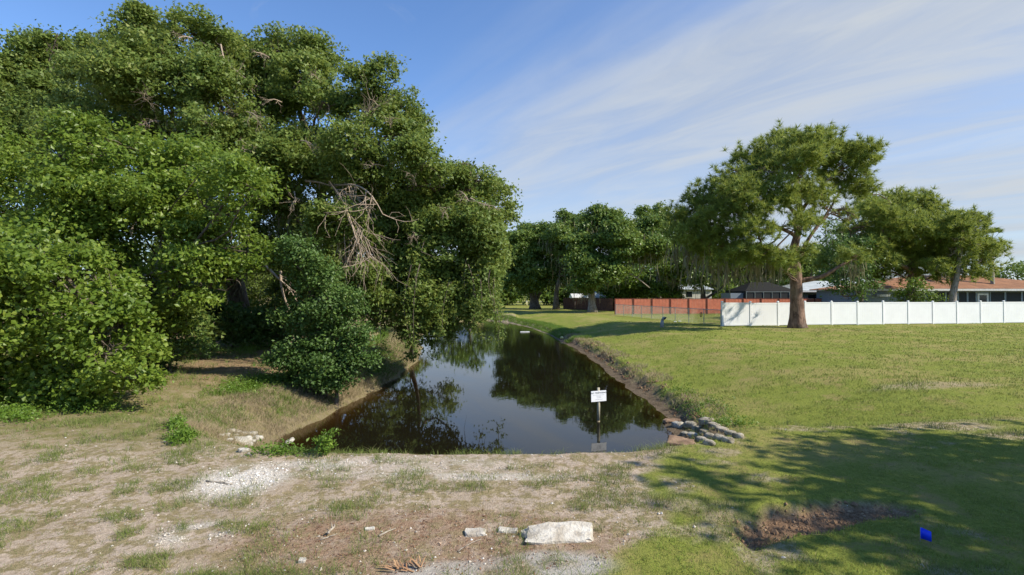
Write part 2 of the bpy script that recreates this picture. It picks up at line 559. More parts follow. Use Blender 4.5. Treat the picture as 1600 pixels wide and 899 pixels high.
base = T.mix(T.ramp(T.math('ADD', T.math('MULTIPLY', nb, 0.45), T.math('MULTIPLY', nm, 0.55)), 0.47, 0.53, 0.0, 0.85), sand, dry)
leftc = T.mix(T.ramp(T.math('ADD', T.math('MULTIPLY', nb, 0.5), T.math('MULTIPLY', nc, 0.5)), 0.40, 0.6), (0.27, 0.215, 0.12), (0.17, 0.165, 0.05))
c = T.mix(T.math('MULTIPLY', T.attr('leftland'), 0.8), base, leftc)
lawnc = T.mix(T.ramp(grain, 0.3, 0.7), (0.125, 0.16, 0.025), (0.26, 0.28, 0.055))
lawnc = T.mix(T.ramp(T.noise(pos, 0.28, 6, 0.68), 0.46, 0.62, 0, 0.75), lawnc, (0.31, 0.26, 0.095))
lawnc = T.mix(T.ramp(nm, 0.52, 0.66, 0, 0.55), lawnc, (0.10, 0.13, 0.025))
lawnc = T.mix(T.ramp(T.noise(pos, 1.1, 6, 0.7), 0.52, 0.66, 0, 0.6), lawnc, (0.30, 0.225, 0.10))
c = T.mix(T.attr('lawn'), c, lawnc)
lit = T.mix(T.ramp(grain, 0.34, 0.62), (0.15, 0.09, 0.055), (0.38, 0.255, 0.165))
c = T.mix(T.math('MULTIPLY', T.math('MULTIPLY', T.attr('litter'), T.ramp(nb, 0.25, 0.5)), T.ramp(nm, 0.62, 0.40, 0.35, 1.0)), c, lit)
shl = T.mix(T.ramp(nd_, 0.40, 0.52), (0.42, 0.36, 0.28), (0.74, 0.71, 0.65))
c = T.mix(T.math('MULTIPLY', T.attr('shell'), T.ramp(nc, 0.30, 0.52)), c, shl)
pad = T.mix(T.ramp(grain, 0.3, 0.7), (0.36, 0.335, 0.29), (0.50, 0.475, 0.425))
c = T.mix(T.attr('pad'), c, pad)
mudc = T.mix(T.ramp(T.math('ADD', T.math('MULTIPLY', nb, 0.5), T.math('MULTIPLY', nc, 0.5)), 0.35, 0.65), (0.065, 0.048, 0.03), (0.21, 0.16, 0.105))
c = T.mix(T.attr('mud'), c, mudc)
soilc = T.mix(T.ramp(grain, 0.35, 0.7), (0.15, 0.088, 0.05), (0.36, 0.235, 0.14))
c = T.mix(T.attr('soil'), c, soilc)
hgt = T.math('ADD', T.math('MULTIPLY', nc, 0.6), T.math('MULTIPLY', nd_, 0.4))
bmp = T.n('ShaderNodeBump', {'Strength': 0.9, 'Distance': 0.05, 'Height': hgt})
pr = T.n('ShaderNodeBsdfPrincipled', {'Base Color': c, 'Roughness': 0.95, 'Specular IOR Level': 0.1, 'Normal': bmp.outputs[0]})
out(T, pr.outputs[0])
go = obj_np('ground', np.stack([gxv, gyv, ZZ], 1), [gq], gm, None, True,
            {k: zn[k] for k in ('lawn', 'mud', 'litter', 'shell', 'soil', 'leftland', 'pad')})
tag(go, kind='structure')

# ------------------------------------------------------------------ water
wx = np.arange(-10.0, 6.6, 0.2); wy = np.arange(8.6, 72, 0.3)
WXX, WYY = np.meshgrid(wx, wy)
wxx, wyy = WXX.ravel(), WYY.ravel()
wd = np.clip(WATER_Z - terrain(wxx, wyy, False), 0, 5)
nwx = len(wx)
ii = (np.arange(len(wy) - 1)[:, None] * nwx + np.arange(nwx - 1)[None]).ravel()
wq = np.stack([ii, ii + 1, ii + nwx + 1, ii + nwx], 1)
keep = (canal_dist(wxx, wyy) < 1.0)
wq = wq[keep[wq].any(1)]
wm, T = new_mat('dark_canal_water')
pos = T.n('ShaderNodeNewGeometry').outputs['Position']
sp = T.n('ShaderNodeSeparateXYZ', {0: pos})
rip = T.noise(T.vmath('MULTIPLY', pos, (1.0, 0.55, 1)), 3.0, 3, 0.5)
rip2 = T.noise(T.vmath('MULTIPLY', pos, (0.5, 1.6, 1)), 7.0, 2, 0.5)
far = T.ramp(sp.outputs['Y'], 20, 50, 0.10, 1.0)
h = T.math('ADD', T.math('MULTIPLY', rip, 0.35), T.math('MULTIPLY', T.math('MULTIPLY', rip2, far), 0.55))
bmp = T.n('ShaderNodeBump', {'Strength': 0.06, 'Distance': 0.06, 'Height': h})
murk = T.math('SUBTRACT', 1.0, T.math('POWER', 2.718, T.math('MULTIPLY', T.attr('depth'), -3.2)))
deep = T.n('ShaderNodeBsdfDiffuse', {'Color': (0.010, 0.009, 0.005, 1)})
clear = T.n('ShaderNodeBsdfTransparent', {'Color': (0.55, 0.42, 0.22, 1)})
body = T.n('ShaderNodeMixShader', {0: murk, 1: clear.outputs[0], 2: deep.outputs[0]})
gl = T.n('ShaderNodeBsdfGlossy', {'Color': (1, 1, 1, 1), 'Roughness': 0.02, 'Normal': bmp.outputs[0]})
fr = T.n('ShaderNodeFresnel', {'IOR': 1.333, 'Normal': bmp.outputs[0]})
out(T, T.n('ShaderNodeMixShader', {0: fr.outputs[0], 1: body.outputs[0], 2: gl.outputs[0]}).outputs[0])
wo_ = obj_np('water', np.stack([wxx, wyy, np.full(len(wxx), WATER_Z)], 1), [wq], wm, None, True, {'depth': wd})
tag(wo_, kind='structure')


# ------------------------------------------------------------------ foliage helpers
def rand_dirs(n, rng):
    return norm(rng.normal(size=(n, 3)))


def leaf_quads(C, N, L, Wd, rng):
    n = len(C)
    t = rng.normal(size=(n, 3))
    u = norm(np.cross(N, t)); v = np.cross(N, u)
    L = np.broadcast_to(L, (n,))[:, None]; Wd = np.broadcast_to(Wd, (n,))[:, None]
    V = np.stack([C - u * L * 0.5, C + v * Wd * 0.5 + u * L * 0.06 - N * L * 0.06, C + u * L * 0.5, C - v * Wd * 0.5 + u * L * 0.06 - N * L * 0.06], 1)
    Q = np.arange(n * 4).reshape(n, 4)
    return V.reshape(-1, 3), Q


def lobe_points(lobes, density, rng, gap=0.42, gapf=0.75, inner=0.66, back=0.45, seed=0, low=0.5):
    """clump centres and outward directions near the surface of lumpy ellipsoids"""
    Cs, Ns = [], []
    for k, (c, r) in enumerate(lobes):
        r = np.array(r if np.ndim(r) else (r, r, r * 0.85), float)
        area = 4 * math.pi * (np.prod(r) ** (2 / 3))
        n = max(6, int(area * density))
        d = rand_dirs(n, rng)
        keep = rng.random(n) < np.where(d[:, 1] > 0.35, back, 1.0)
        keep &= rng.random(n) < np.where(d[:, 2] < -0.35, low, 1.0)
        d = d[keep]
        lump = 0.50 + 0.55 * vnoise(d, 2.0, seed + k * 3 + 1) + 0.50 * vnoise(d, 4.6, seed + k * 3 + 2)
        rad = lump * rng.uniform(inner, 1.06, len(d))
        q = np.array(c) + d * r * rad[:, None]
        ok = vnoise(q, gapf, seed + 91) * 0.65 + vnoise(q, gapf * 2.7, seed + 92) * 0.35 > gap
        Cs.append(q[ok]); Ns.append(d[ok])
    return np.concatenate(Cs), np.concatenate(Ns)


TONE = {}


def leaf_tris(C, N, L, Wd, rng):
    n = len(C)
    u = norm(np.cross(N, rng.normal(size=(n, 3)))); v = np.cross(N, u)
    L = np.broadcast_to(L, (n,))[:, None]; Wd = np.broadcast_to(Wd, (n,))[:, None]
    V = np.stack([C - u * L * 0.45 + v * Wd * 0.3, C + u * L * 0.55, C - u * L * 0.15 - v * Wd * 0.75], 1)
    return V.reshape(-1, 3), np.arange(n * 3).reshape(n, 3)


def leafy(C, N, per, rc, L, aspect, rng, up=0.55, spread=0.7, flat=0.6, tri=False):
    n = len(C)
    cnt = np.maximum(2, rng.poisson(per, n))
    C2 = np.repeat(C, cnt, 0); N2 = np.repeat(N, cnt, 0)
    scale = np.repeat(rng.uniform(0.6, 1.35, n), cnt)[:, None]
    m = len(C2)
    q = C2 + rng.normal(size=(m, 3)) * rc * scale * np.array([1, 1, flat])
    nn = norm(N2 * 0.5 + np.array([0, 0, up]) + rng.normal(size=(m, 3)) * spread)
    ln = L * rng.uniform(0.65, 1.3, m)
    TONE['v'] = np.repeat(np.repeat(rng.random(n), cnt), 3 if tri else 4)
    if tri:
        return leaf_tris(q, nn, ln, ln * aspect, rng)
    return leaf_quads(q, nn, ln, ln * aspect, rng)


def needle_tufts(C, D, per, L, Wd, rng, cone=0.75):
    n = len(C)
    C2 = np.repeat(C, per, 0); D2 = np.repeat(D, per, 0)
    m = n * per
    d = norm(D2 * cone + rng.normal(size=(m, 3)) * 0.55)
    side = norm(np.cross(d, rng.normal(size=(m, 3))))
    ln = (L * rng.uniform(0.7, 1.2, m))[:, None]
    V = np.stack([C2 - side * Wd * 0.5, C2 + side * Wd * 0.5, C2 + d * ln], 1)
    # islands: link the needles of one tuft in the colour noise by keeping them separate tris
    return V.reshape(-1, 3), np.arange(m * 3).reshape(m, 3)


def moss_strips(C, rng, lo=0.4, hi=1.5, wd=0.035):
    n = len(C)
    ln = rng.uniform(lo, hi, n) * rng.uniform(0.5, 1, n)
    a = rng.uniform(0, math.pi, n)
    s = np.stack([np.cos(a), np.sin(a), np.zeros(n)], 1)
    fr = np.array([0, 0.35, 0.7, 1.0]); ww = np.array([0.6, 1.0, 0.7, 0.12])
    V = np.zeros((n, 4, 2, 3))
    sway = rng.normal(size=(n, 3)) * 0.16
    wob = rng.normal(size=(n, 3)) * 0.05
    for k in range(4):
        mid = C + sway * fr[k] + wob * math.sin(fr[k] * 5.0) + rng.normal(size=(n, 3)) * 0.03
        mid = mid - np.array([0, 0, 1]) * (ln * fr[k])[:, None]
        w = (wd * ww[k] * rng.uniform(0.6, 1.4, n))[:, None]
        V[:, k, 0] = mid - s * w; V[:, k, 1] = mid + s * w
    b = np.arange(n)[:, None] * 8
    Q = np.concatenate([b + np.array([2 * k, 2 * k + 1, 2 * k + 3, 2 * k + 2]) for k in range(3)], 0)
    return V.reshape(-1, 3), Q


def curve_pts(a, b, n=7, bend=0.12, rng=RNG, up=0.0):
    a = np.array(a, float); b = np.array(b, float)
    t = np.linspace(0, 1, n)[:, None]
    ln = np.linalg.norm(b - a)
    p = a + (b - a) * t
    off = rng.normal(size=(2, 3)) * bend * ln
    p = p + np.sin(t * math.pi) * off[0] + np.sin(t * 2 * math.pi) * off[1] * 0.5
    p[:, 2] += (np.sin(t * math.pi) * up * ln)[:, 0]
    return p


def along_poly(pts, n):
    pts = np.asarray(pts, float)
    d = np.concatenate([[0], np.cumsum(np.linalg.norm(np.diff(pts, axis=0), axis=1))])
    t = np.linspace(0, d[-1], n)
    q = np.stack([np.interp(t, d, pts[:, k]) for k in range(3)], 1)
    # soften the corners
    for _ in range(2):
        q[1:-1] = 0.25 * q[:-2] + 0.5 * q[1:-1] + 0.25 * q[2:]
    return q


def flare(n, r0, r1):
    t = np.linspace(0, 1, n)
    return r0 + (r1 - r0) * t + r0 * 0.55 * np.exp(-t * 9)


def wood(trunks, lobes, rng, twigs=8, bend=0.14, limb=0.4, seed=0, sides=8, twig_r=0.02, targets=None):
    """trunk polylines [(points, r0, r1)], limbs to every lobe and twigs inside the lobes"""
    g = Geo()
    nodes, nrad = [], []
    for pts, r0, r1 in trunks:
        q = along_poly(pts, 14)
        rr = flare(14, r0, r1) if pts[0][2] < 0.6 else np.linspace(r0, r1, 14)
        q[0, 2] -= 0.15
        g.tube(q, rr, 10, True, 0.22, seed)
        nodes.append(q[4:]); nrad.append(rr[4:])
    nodes = np.concatenate(nodes); nrad = np.concatenate(nrad)
    for k, (c, r) in enumerate(lobes):
        c = np.array(c, float); rm = float(np.mean(r))
        cost = np.linalg.norm(nodes - c, axis=1) + np.maximum(0, nodes[:, 2] - c[2] + 0.2) * 2.0
        j = int(np.argmin(cost))
        q = curve_pts(nodes[j], c + np.array([0, 0, 0.15 * rm]), 9, bend, rng)
        rs = min(nrad[j] * 0.75, limb * 0.30 * math.sqrt(max(rm, 0.2)))
        g.tube(q, np.linspace(rs, 0.035, 9), sides, False, 0.15, seed + k)
        rv = np.array(r if np.ndim(r) else (r, r, r), float)
        for _ in range(twigs):
            e = c + rand_dirs(1, rng)[0] * rv * rng.uniform(0.6, 0.95)
            s = q[rng.integers(4, 9)]
            tq = curve_pts(s, e, 6, 0.16, rng)
            g.tube(tq, np.linspace(twig_r * 1.8, twig_r * 0.4, 6), 4, False)
            for _b in range(2):
                tb = tq[rng.integers(2, 5)]
                g.tube(curve_pts(tb, tb + rand_dirs(1, rng)[0] * rv * 0.4, 4, 0.15, rng), np.linspace(twig_r, twig_r * 0.3, 4), 3, False)
    return g


def breakup(lobes, rng, n):
    res = []
    for c, r in lobes:
        r = np.array(r if np.ndim(r) else (r, r, r), float)
        res.append((np.array(c, float), tuple(r * 0.93)))
        for _ in range(n):
            d = rand_dirs(1, rng)[0]
            d[1] = -abs(d[1]) if rng.random() < 0.6 else d[1]
            k = rng.uniform(0.32, 0.55)
            res.append((np.array(c) + d * r * rng.uniform(0.75, 1.0), tuple(r * k * np.array([1.15, 1.15, rng.uniform(0.6, 0.9)]))))
    return res


def tree(name, label, cat, trunks, lobes, leaf, bark, density=9, per=22, rc=0.2, L=0.1, aspect=0.5, gap=0.40, gapf=0.75, seed=1,
         group=None, back=0.45, twigs=7, limb=0.4, inner=0.66, up=0.55, low=0.5, twig_r=0.02, crown_name='crown', sub=3, extra=(), tri=False):
    rng = np.random.default_rng(seed)
    base = trunks[0][0][0]
    t = thing(name, label, cat, tuple(base), 0, group)
    mains = lobes
    lobes = breakup(lobes, rng, sub) + list(extra)
    g = wood(trunks, mains, rng, twigs, seed=seed, limb=limb, twig_r=twig_r)
    off = np.array(base, float)
    g.V = [v - off for v in g.V]
    g.build('trunk', bark, t, True)
    C, N = lobe_points(lobes, density, rng, gap, gapf, inner, back, seed, low)
    V, Q = leafy(C, N, per, rc, L, aspect, rng, up, tri=tri)
    cr = obj_np(crown_name, V - off, [Q], leaf, t, False, {'tone': TONE['v']})
    cr['kind'] = 'stuff'
    return t, off


def LB(items, d0=None, dj=0.0, zf=0.85, seed=0):
    """lobes given by photograph position, radius (photo px) and distance -> world ellipsoids"""
    rng = np.random.default_rng(seed)
    res = []
    for it in items:
        px, py, r = it[:3]
        d = it[3] if len(it) > 3 else d0 + rng.uniform(-dj, dj)
        rad = r * d / FOC
        res.append((np.array(P(px, py, d)), (rad, rad, rad * zf)))
    return res


def W3(pts):
    """polyline given as (px,py,d) -> world points"""
    return [tuple(P(*p)) for p in pts]


def drop(pts):
    """put the first point of a polyline on the terrain"""
    p = list(pts[0]); p[2] = zt(p[0], p[1]) - 0.02
    return [tuple(p)] + list(pts[1:])


# ================================================================== left bank trees
# bright vine-covered bush nearest on the left
lob = LB([(40, 470, 85), (150, 505, 72), (15, 585, 80), (110, 590, 66), (185, 560, 48), (165, 605, 40), (60, 628, 42), (-80, 500, 110), (-110, 620, 90), (95, 430, 60), (200, 500, 42), (-20, 420, 80), (135, 405, 26), (60, 392, 30), (205, 455, 22), (235, 545, 20), (225, 590, 18), (175, 440, 22), (15, 385, 26)], 11.6, 0.7, seed=3)
b = P(60, 600, 12.0)
tree('vine_covered_bush', 'bright green vine covered bush, the nearest and leftmost, beside the sandy shoulder', 'bush',
     [(drop([(b.x, b.y, 0), (b.x + .2, b.y, 1.2), (b.x - .3, b.y, 2.2)]), 0.10, 0.05), (drop([(b.x + 1.2, b.y, 0), (b.x + 1.3, b.y, 1.3)]), 0.07, 0.04)],
     lob, M['vine_leaf'], M['oak_bark'], density=20, per=18, rc=0.15, L=0.11, aspect=0.75, gap=0.33, gapf=1.1, seed=11, limb=0.12, twigs=9, twig_r=0.012, low=0.8)

# leafy tree behind it, pale green vines in its crown
lob = LB([(60, 300, 95), (165, 255, 80), (290, 275, 78), (365, 295, 58), (235, 350, 88), (100, 390, 90), (340, 365, 60), (300, 425, 52), (-50, 360, 110), (215, 440, 62), (250, 500, 45), (385, 400, 38), (160, 330, 70), (-60, 250, 90), (270, 470, 45)], 15.2, 1.3, seed=4)
b = P(230, 540, 18.5)
tree('leafy_tree', 'yellow green leafy tree on the far left with vines climbing its crown', 'tree',
     [(drop([(b.x, b.y, 0), (b.x - .2, b.y - .6, 2.2), (b.x - 1.0, b.y - 1.8, 4.2), (b.x - 1.5, b.y - 2.4, 6.0)]), 0.24, 0.09), (drop([(b.x - 2.6, b.y - .8, 0), (b.x - 3.0, b.y - 1.4, 2.5), (b.x - 3.6, b.y - 2.4, 5.0)]), 0.17, 0.07)],
     lob, M['vine_leaf'], M['oak_bark'], density=11.5, per=26, rc=0.17, L=0.13, aspect=0.65, gap=0.31, seed=22, inner=0.5, limb=0.16)

# far left oak behind
lob = LB([(60, 105, 46), (95, 90, 36), (20, 130, 50), (105, 165, 44), (40, 190, 55), (-50, 120, 70), (90, 55, 16), (-40, 200, 70), (120, 215, 45), (10, 250, 60)], 27, 1.5, seed=5)
b = P(40, 500, 28)
tree('live_oak', 'tall live oak at the far left edge, its small crown standing apart against the sky', 'tree',
     [(drop([(b.x, b.y, 0), (b.x + .3, b.y, 3), (b.x, b.y, 7), (b.x + .6, b.y, 11)]), 0.38, 0.12)],
     lob, M['oak_leaf'], M['oak_bark'], density=6, per=48, rc=0.25, L=0.16, aspect=0.8, tri=True, gap=0.35, gapf=0.6, seed=13, inner=0.5, group='live oaks on the left bank')

# big oak in the middle of the left group
lob = LB([(228, 62, 46), (215, 28, 18), (300, 58, 44), (345, 70, 34), (372, 105, 58), (440, 78, 38), (492, 92, 38), (470, 130, 50), (190, 125, 52), (265, 140, 76), (345, 175, 70), (430, 190, 70), (505, 165, 42),
          (170, 195, 56), (152, 75, 22), (130, 118, 26), (400, 255, 70), (470, 265, 50), (250, 215, 70), (415, 330, 50), (450, 395, 42), (350, 250, 60), (180, 160, 50), (500, 240, 46), (440, 310, 44), (515, 390, 40, 25.5), (480, 345, 36, 26), (410, 400, 44, 25), (460, 440, 36, 26), (350, 420, 44, 26), (280, 330, 60, 25), (540, 300, 34, 25), (130, 230, 60), (310, 110, 46), (420, 130, 46)], 22.5, 2.2, seed=6)
a = P(372, 500, 27.0); a2 = P(505, 300, 24.5)
t_oak, off_oak = tree('live_oak', 'largest live oak, the broad tall crown rising highest in the left group', 'tree',
     [(drop([(a.x, a.y, 0), tuple(P(378, 470, 27)), tuple(P(365, 430, 26.5)), tuple(P(330, 340, 25.5)), tuple(P(300, 220, 24.5)), tuple(P(290, 120, 24))]), 0.48, 0.13),
      (drop([tuple(P(450, 520, 27.5)), tuple(P(455, 460, 27)), tuple(P(485, 390, 26)), tuple(P(508, 320, 25)), tuple(P(500, 270, 24.5)), tuple(P(470, 180, 24))]), 0.42, 0.13),
      ([tuple(P(365, 430, 26.5)), tuple(P(400, 360, 25)), tuple(P(420, 250, 24)), tuple(P(430, 150, 23.5))], 0.22, 0.08)],
     lob, M['oak_leaf'], M['oak_bark'], density=7.5, per=52, rc=0.21, L=0.135, aspect=0.8, tri=True, gap=0.34, gapf=0.62, seed=14, inner=0.5, group='live oaks on the left bank', limb=0.42)

# oak leaning over the water
lob = LB([(588, 130, 38), (560, 170, 40), (625, 165, 42), (600, 225, 64), (545, 245, 52), (650, 195, 26), (655, 260, 46), (640, 330, 58), (700, 300, 50), (748, 288, 34), (735, 265, 20), (742, 345, 48), (690, 385, 56), (618, 410, 52),
          (745, 420, 40), (700, 440, 46), (782, 335, 22), (772, 300, 22), (600, 300, 54), (655, 430, 44), (735, 465, 32), (762, 385, 28), (685, 345, 54), (570, 440, 44), (540, 350, 50), (590, 360, 50), (640, 455, 28), (755, 455, 24)], 20.5, 1.7, seed=7)
rng = np.random.default_rng(71)
curtains = []
for px, py, d in [(580, 475, 21), (604, 488, 20.5), (628, 480, 19.5), (650, 492, 20.5), (672, 500, 19.5), (694, 480, 18.8), (712, 488, 19.3), (735, 480, 18.8), (755, 468, 19), (664, 470, 18.5), (700, 500, 20), (640, 510, 21), (770, 440, 19), (560, 460, 22)]:
    curtains.append((np.array(P(px, py, d)), (rng.uniform(0.28, 0.45), rng.uniform(0.28, 0.45), rng.uniform(0.6, 1.1))))
t_lean, off_lean = tree('live_oak', 'live oak leaning over the canal with moss and branches hanging to the water', 'tree',
     [(drop([tuple(P(515, 530, 26)), tuple(P(520, 480, 25.5)), tuple(P(545, 400, 24)), tuple(P(585, 330, 22.5)), tuple(P(620, 260, 21.5)), tuple(P(605, 180, 21))]), 0.40, 0.09),
      ([tuple(P(560, 375, 23.5)), tuple(P(615, 362, 22)), tuple(P(660, 350, 21)), tuple(P(720, 345, 20.5)), tuple(P(765, 340, 20))], 0.20, 0.05),
      (drop([tuple(P(640, 560, 27)), tuple(P(655, 515, 26)), tuple(P(655, 450, 24)), tuple(P(640, 390, 22.5))]), 0.10, 0.05)],
     lob, M['oak_leaf'], M['oak_bark'], density=9.5, per=48, rc=0.19, L=0.125, aspect=0.8, tri=True, gap=0.34, gapf=0.7, seed=15, inner=0.5, low=0.9, extra=curtains, sub=2, group='live oaks on the left bank', limb=0.36)

# glossy shrub on the bank
lob = LB([(470, 400, 34), (490, 440, 42), (520, 475, 38), (470, 500, 36), (515, 530, 42), (465, 555, 34), (555, 520, 26), (560, 555, 22), (500, 575, 34), (535, 570, 26), (440, 560, 20), (480, 590, 18), (505, 596, 18), (540, 592, 16), (465, 588, 16), (572, 562, 14), (525, 600, 12)], 15.6, 0.45, seed=8)
b = P(505, 585, 15.8)
tree('bank_shrub', 'dense dark green glossy shrub standing on the left bank at the water', 'shrub',
     [(drop([(b.x, b.y, 0), (b.x - .1, b.y, 1.2), (b.x - .4, b.y, 2.4), (b.x - .6, b.y, 3.2)]), 0.10, 0.04), (drop([(b.x + .4, b.y, 0), (b.x + .5, b.y, 1.0)]), 0.06, 0.03)],
     lob, M['shrub_leaf'], M['oak_bark'], density=25, per=18, rc=0.14, L=0.10, aspect=0.62, gap=0.31, gapf=1.2, seed=16, inner=0.5, limb=0.12, twigs=8, twig_r=0.012, low=0.8)

# undergrowth below the trees
under = [
    ([(250, 545, 30), (215, 560, 28), (285, 520, 34), (305, 540, 24)], 17.0, 'low glossy undergrowth bush at the shaded edge of the mown path', 'shrub_leaf'),
    ([(330, 485, 34), (300, 465, 34), (350, 500, 24), (275, 480, 32)], 22.0, 'dim grey green bush in the shade below the leaning brown trunk', 'shrub_leaf'),
    ([(400, 505, 30), (430, 490, 34), (415, 530, 18), (450, 520, 22)], 24.5, 'dark bush in deep shade behind the glossy bank shrub', 'shrub_leaf'),
    ([(250, 505, 34), (290, 500, 30), (215, 520, 36), (320, 515, 22), (270, 470, 40)], 20.0, 'dark leafy bush between the vine covered bush and the shaded path', 'oak_leaf'),
    ([(360, 520, 20), (385, 515, 24), (345, 505, 22)], 23.5, 'low dark bush at the far end of the shaded path', 'shrub_leaf'),
    ([(560, 448, 44), (600, 440, 42), (535, 470, 34), (520, 425, 46), (615, 465, 22)], 27.0, 'dark leafy thicket under the leaning oak on the far side of its trunk', 'oak_leaf'),
    ([(645, 448, 34), (675, 442, 32), (610, 445, 34), (570, 455, 36), (700, 452, 24)], 36.0, 'dim green thicket farther along the left bank past the leaning oak', 'oak_leaf'),
    ([(200, 480, 60), (120, 470, 70), (250, 440, 50), (50, 450, 80), (-60, 440, 90)], 24.0, 'dark thicket behind the vine covered bush on the left', 'oak_leaf'),
    ([(330, 440, 45), (390, 430, 40), (280, 410, 45), (440, 450, 36), (360, 395, 40), (480, 470, 34), (420, 400, 40), (250, 470, 44), (500, 430, 34), (420, 480, 34), (360, 470, 36), (300, 480, 36), (470, 510, 26), (520, 490, 30), (240, 500, 36), (400, 520, 20)], 32.0, 'dark thicket filling the gap between the big oak trunks', 'oak_leaf'),
]
for k, (it, d, lbl, mt) in enumerate(under):
    lb = LB(it, d, d * 0.03, seed=20 + k)
    c0 = np.mean([l[0] for l in lb], 0)
    tree('undergrowth_bush', lbl, 'bush', [(drop([(c0[0], c0[1], 0), (c0[0] + .1, c0[1], max(0.5, c0[2] * .6))]), 0.07, 0.03)], lb, M[mt], M['oak_bark'],
         density=7 if d < 20 else 3.2, per=26, tri=True, rc=0.17 if d < 20 else 0.26, L=0.11 if d < 20 else 0.17, aspect=0.8, gap=0.3, seed=40 + k, limb=0.1, twigs=4, twig_r=0.012, low=0.9)

# far left bank beyond the oak
far_left = [
    ([(720, 470, 18), (742, 480, 16), (700, 478, 20), (760, 470, 12), (735, 455, 14)], 56, 'bushy growth at the far bend of the canal', 'lime_leaf'),
    ([(560, 440, 36), (520, 430, 40), (600, 430, 34), (470, 440, 44), (640, 440, 24)], 62, 'far green tree row end seen beneath the leaning oak', 'far_oak_leaf'),
    ([(330, 430, 60), (420, 420, 50), (240, 430, 60), (520, 440, 40)], 60, 'woodland edge glimpsed behind the big oak', 'far_oak_leaf'),
]
for k, (it, d, lbl, mt) in enumerate(far_left):
    lb = LB(it, d, 3, seed=60 + k)
    c0 = np.mean([l[0] for l in lb], 0)
    tree('bank_tree' if k else 'bank_bush', lbl, 'tree' if k else 'bush', [(drop([(c0[0], c0[1], 0), (c0[0] + .3, c0[1], c0[2])]), 0.2, 0.08)], lb, M[mt], M['oak_bark'],
         density=1.0, per=22, rc=0.5, L=0.36, aspect=0.8, tri=True, gap=0.3, seed=70 + k, limb=0.2, twigs=2, low=0.9)


# hanging moss, dead branches of the leaning oak and of the big oak
def moss_part(parent, off, spots, seed, per=26, lo=0.4, hi=1.6, wd=0.03):
    rng = np.random.default_rng(seed)
    Cs = []
    for px, py, r, d in spots:
        c = np.array(P(px, py, d)); rad = r * d / FOC
        n = int(per)
        Cs.append(c + rng.normal(size=(n, 3)) * rad * np.array([0.55, 0.5, 0.35]))
    V, Q = moss_strips(np.concatenate(Cs), rng, lo, hi, wd)
    o = obj_np('hanging_moss', V - off, [Q], M['moss'], parent)
    o['kind'] = 'stuff'


moss_part(t_lean, off_lean, [(590, 400, 40, 20.5), (640, 420, 45, 20.5), (690, 430, 40, 20.5), (610, 460, 35, 20.5), (580, 470, 30, 21), (655, 470, 26, 20.5), (700, 470, 30, 20), (560, 410, 30, 22), (730, 470, 26, 20),
                             (540, 330, 24, 21), (575, 250, 26, 20.5), (560, 200, 30, 20.5), (600, 350, 40, 20.5), (625, 480, 24, 20.5), (690, 490, 20, 20)], 101, 46, 0.25, 1.5, 0.013)
moss_part(t_oak, off_oak, [(480, 320, 40, 22), (440, 350, 34, 22), (515, 350, 36, 22), (400, 390, 40, 22), (330, 250, 40, 20.5), (430, 260, 40, 21), (350, 130, 40, 20.5), (270, 190, 34, 20.5), (490, 210, 36, 21), (385, 430, 30, 23), (300, 120, 40, 20.5)], 102, 60, 0.3, 1.3, 0.014)


def dead_branch(parent, off, pts, r0, seed, twigs=10, name='dead_branch', fan=0.35, droop=-0.6):
    rng = np.random.default_rng(seed)
    g = Geo()
    q = along_poly(W3(pts), 12)
    g.tube(q, np.linspace(r0, r0 * 0.3, 12), 6, False)
    ln = np.linalg.norm(q[-1] - q[0])
    for _ in range(twigs):
        s = q[rng.integers(3, 12)]
        d = norm((q[-1] - q[0])[None])[0] * 0.6 + rng.normal(size=3) * 0.55 + np.array([0, 0, droop * 0.4])
        e = s + norm(d[None])[0] * ln * fan * rng.uniform(0.4, 1.0)
        tq = curve_pts(s, e, 6, 0.10, rng)
        g.tube(tq, np.linspace(r0 * 0.35, r0 * 0.12, 6), 4, False)
        for _b in range(4):
            s2 = tq[rng.integers(1, 6)]
            g.tube(curve_pts(s2, s2 + norm((d + rng.normal(size=3) * 0.6 + np.array([0, 0, droop * 0.5]))[None])[0] * ln * fan * rng.uniform(0.25, 0.6), 4, 0.1, rng), np.linspace(r0 * 0.18, r0 * 0.07, 4), 3, False)
    g.V = [v - off for v in g.V]
    return tag(g.build(name, M['dead_wood'], parent, True))


dead_branch(t_oak, off_oak, [(515, 285, 20.5), (535, 310, 18.4), (550, 350, 17.6), (558, 380, 17.4)], 0.055, 201, 14, fan=0.45, droop=-1.0)
dead_branch(t_oak, off_oak, [(520, 290, 20.5), (555, 288, 18.4), (580, 300, 17.7), (598, 335, 17.5)], 0.055, 202, 12, fan=0.35)
dead_branch(t_oak, off_oak, [(525, 300, 20.5), (545, 340, 18.2), (572, 370, 17.6), (580, 400, 17.4)], 0.04, 203, 18, fan=0.45, droop=-1.4)
dead_branch(t_oak, off_oak, [(478, 283, 20.5), (500, 285, 20.3), (520, 292, 20.3)], 0.06, 204, 3)
dead_branch(t_oak, off_oak, [(405, 405, 19), (425, 425, 18.5), (440, 440, 18.2), (455, 452, 18)], 0.07, 205, 3)
dead_branch(t_oak, off_oak, [(438, 424, 18.3), (440, 455, 18.2), (452, 485, 18.1), (463, 500, 18), (464, 512, 17.9), (458, 526, 17.9)], 0.055, 206, 5, fan=0.25)
dead_branch(t_oak, off_oak, [(440, 440, 18.2), (455, 455, 18.2), (466, 475, 18.1)], 0.03, 207, 3)
dead_branch(t_lean, off_lean, [(560, 215, 19.3), (570, 180, 19), (590, 165, 18.9)], 0.04, 208, 14, fan=0.6, droop=0.2)
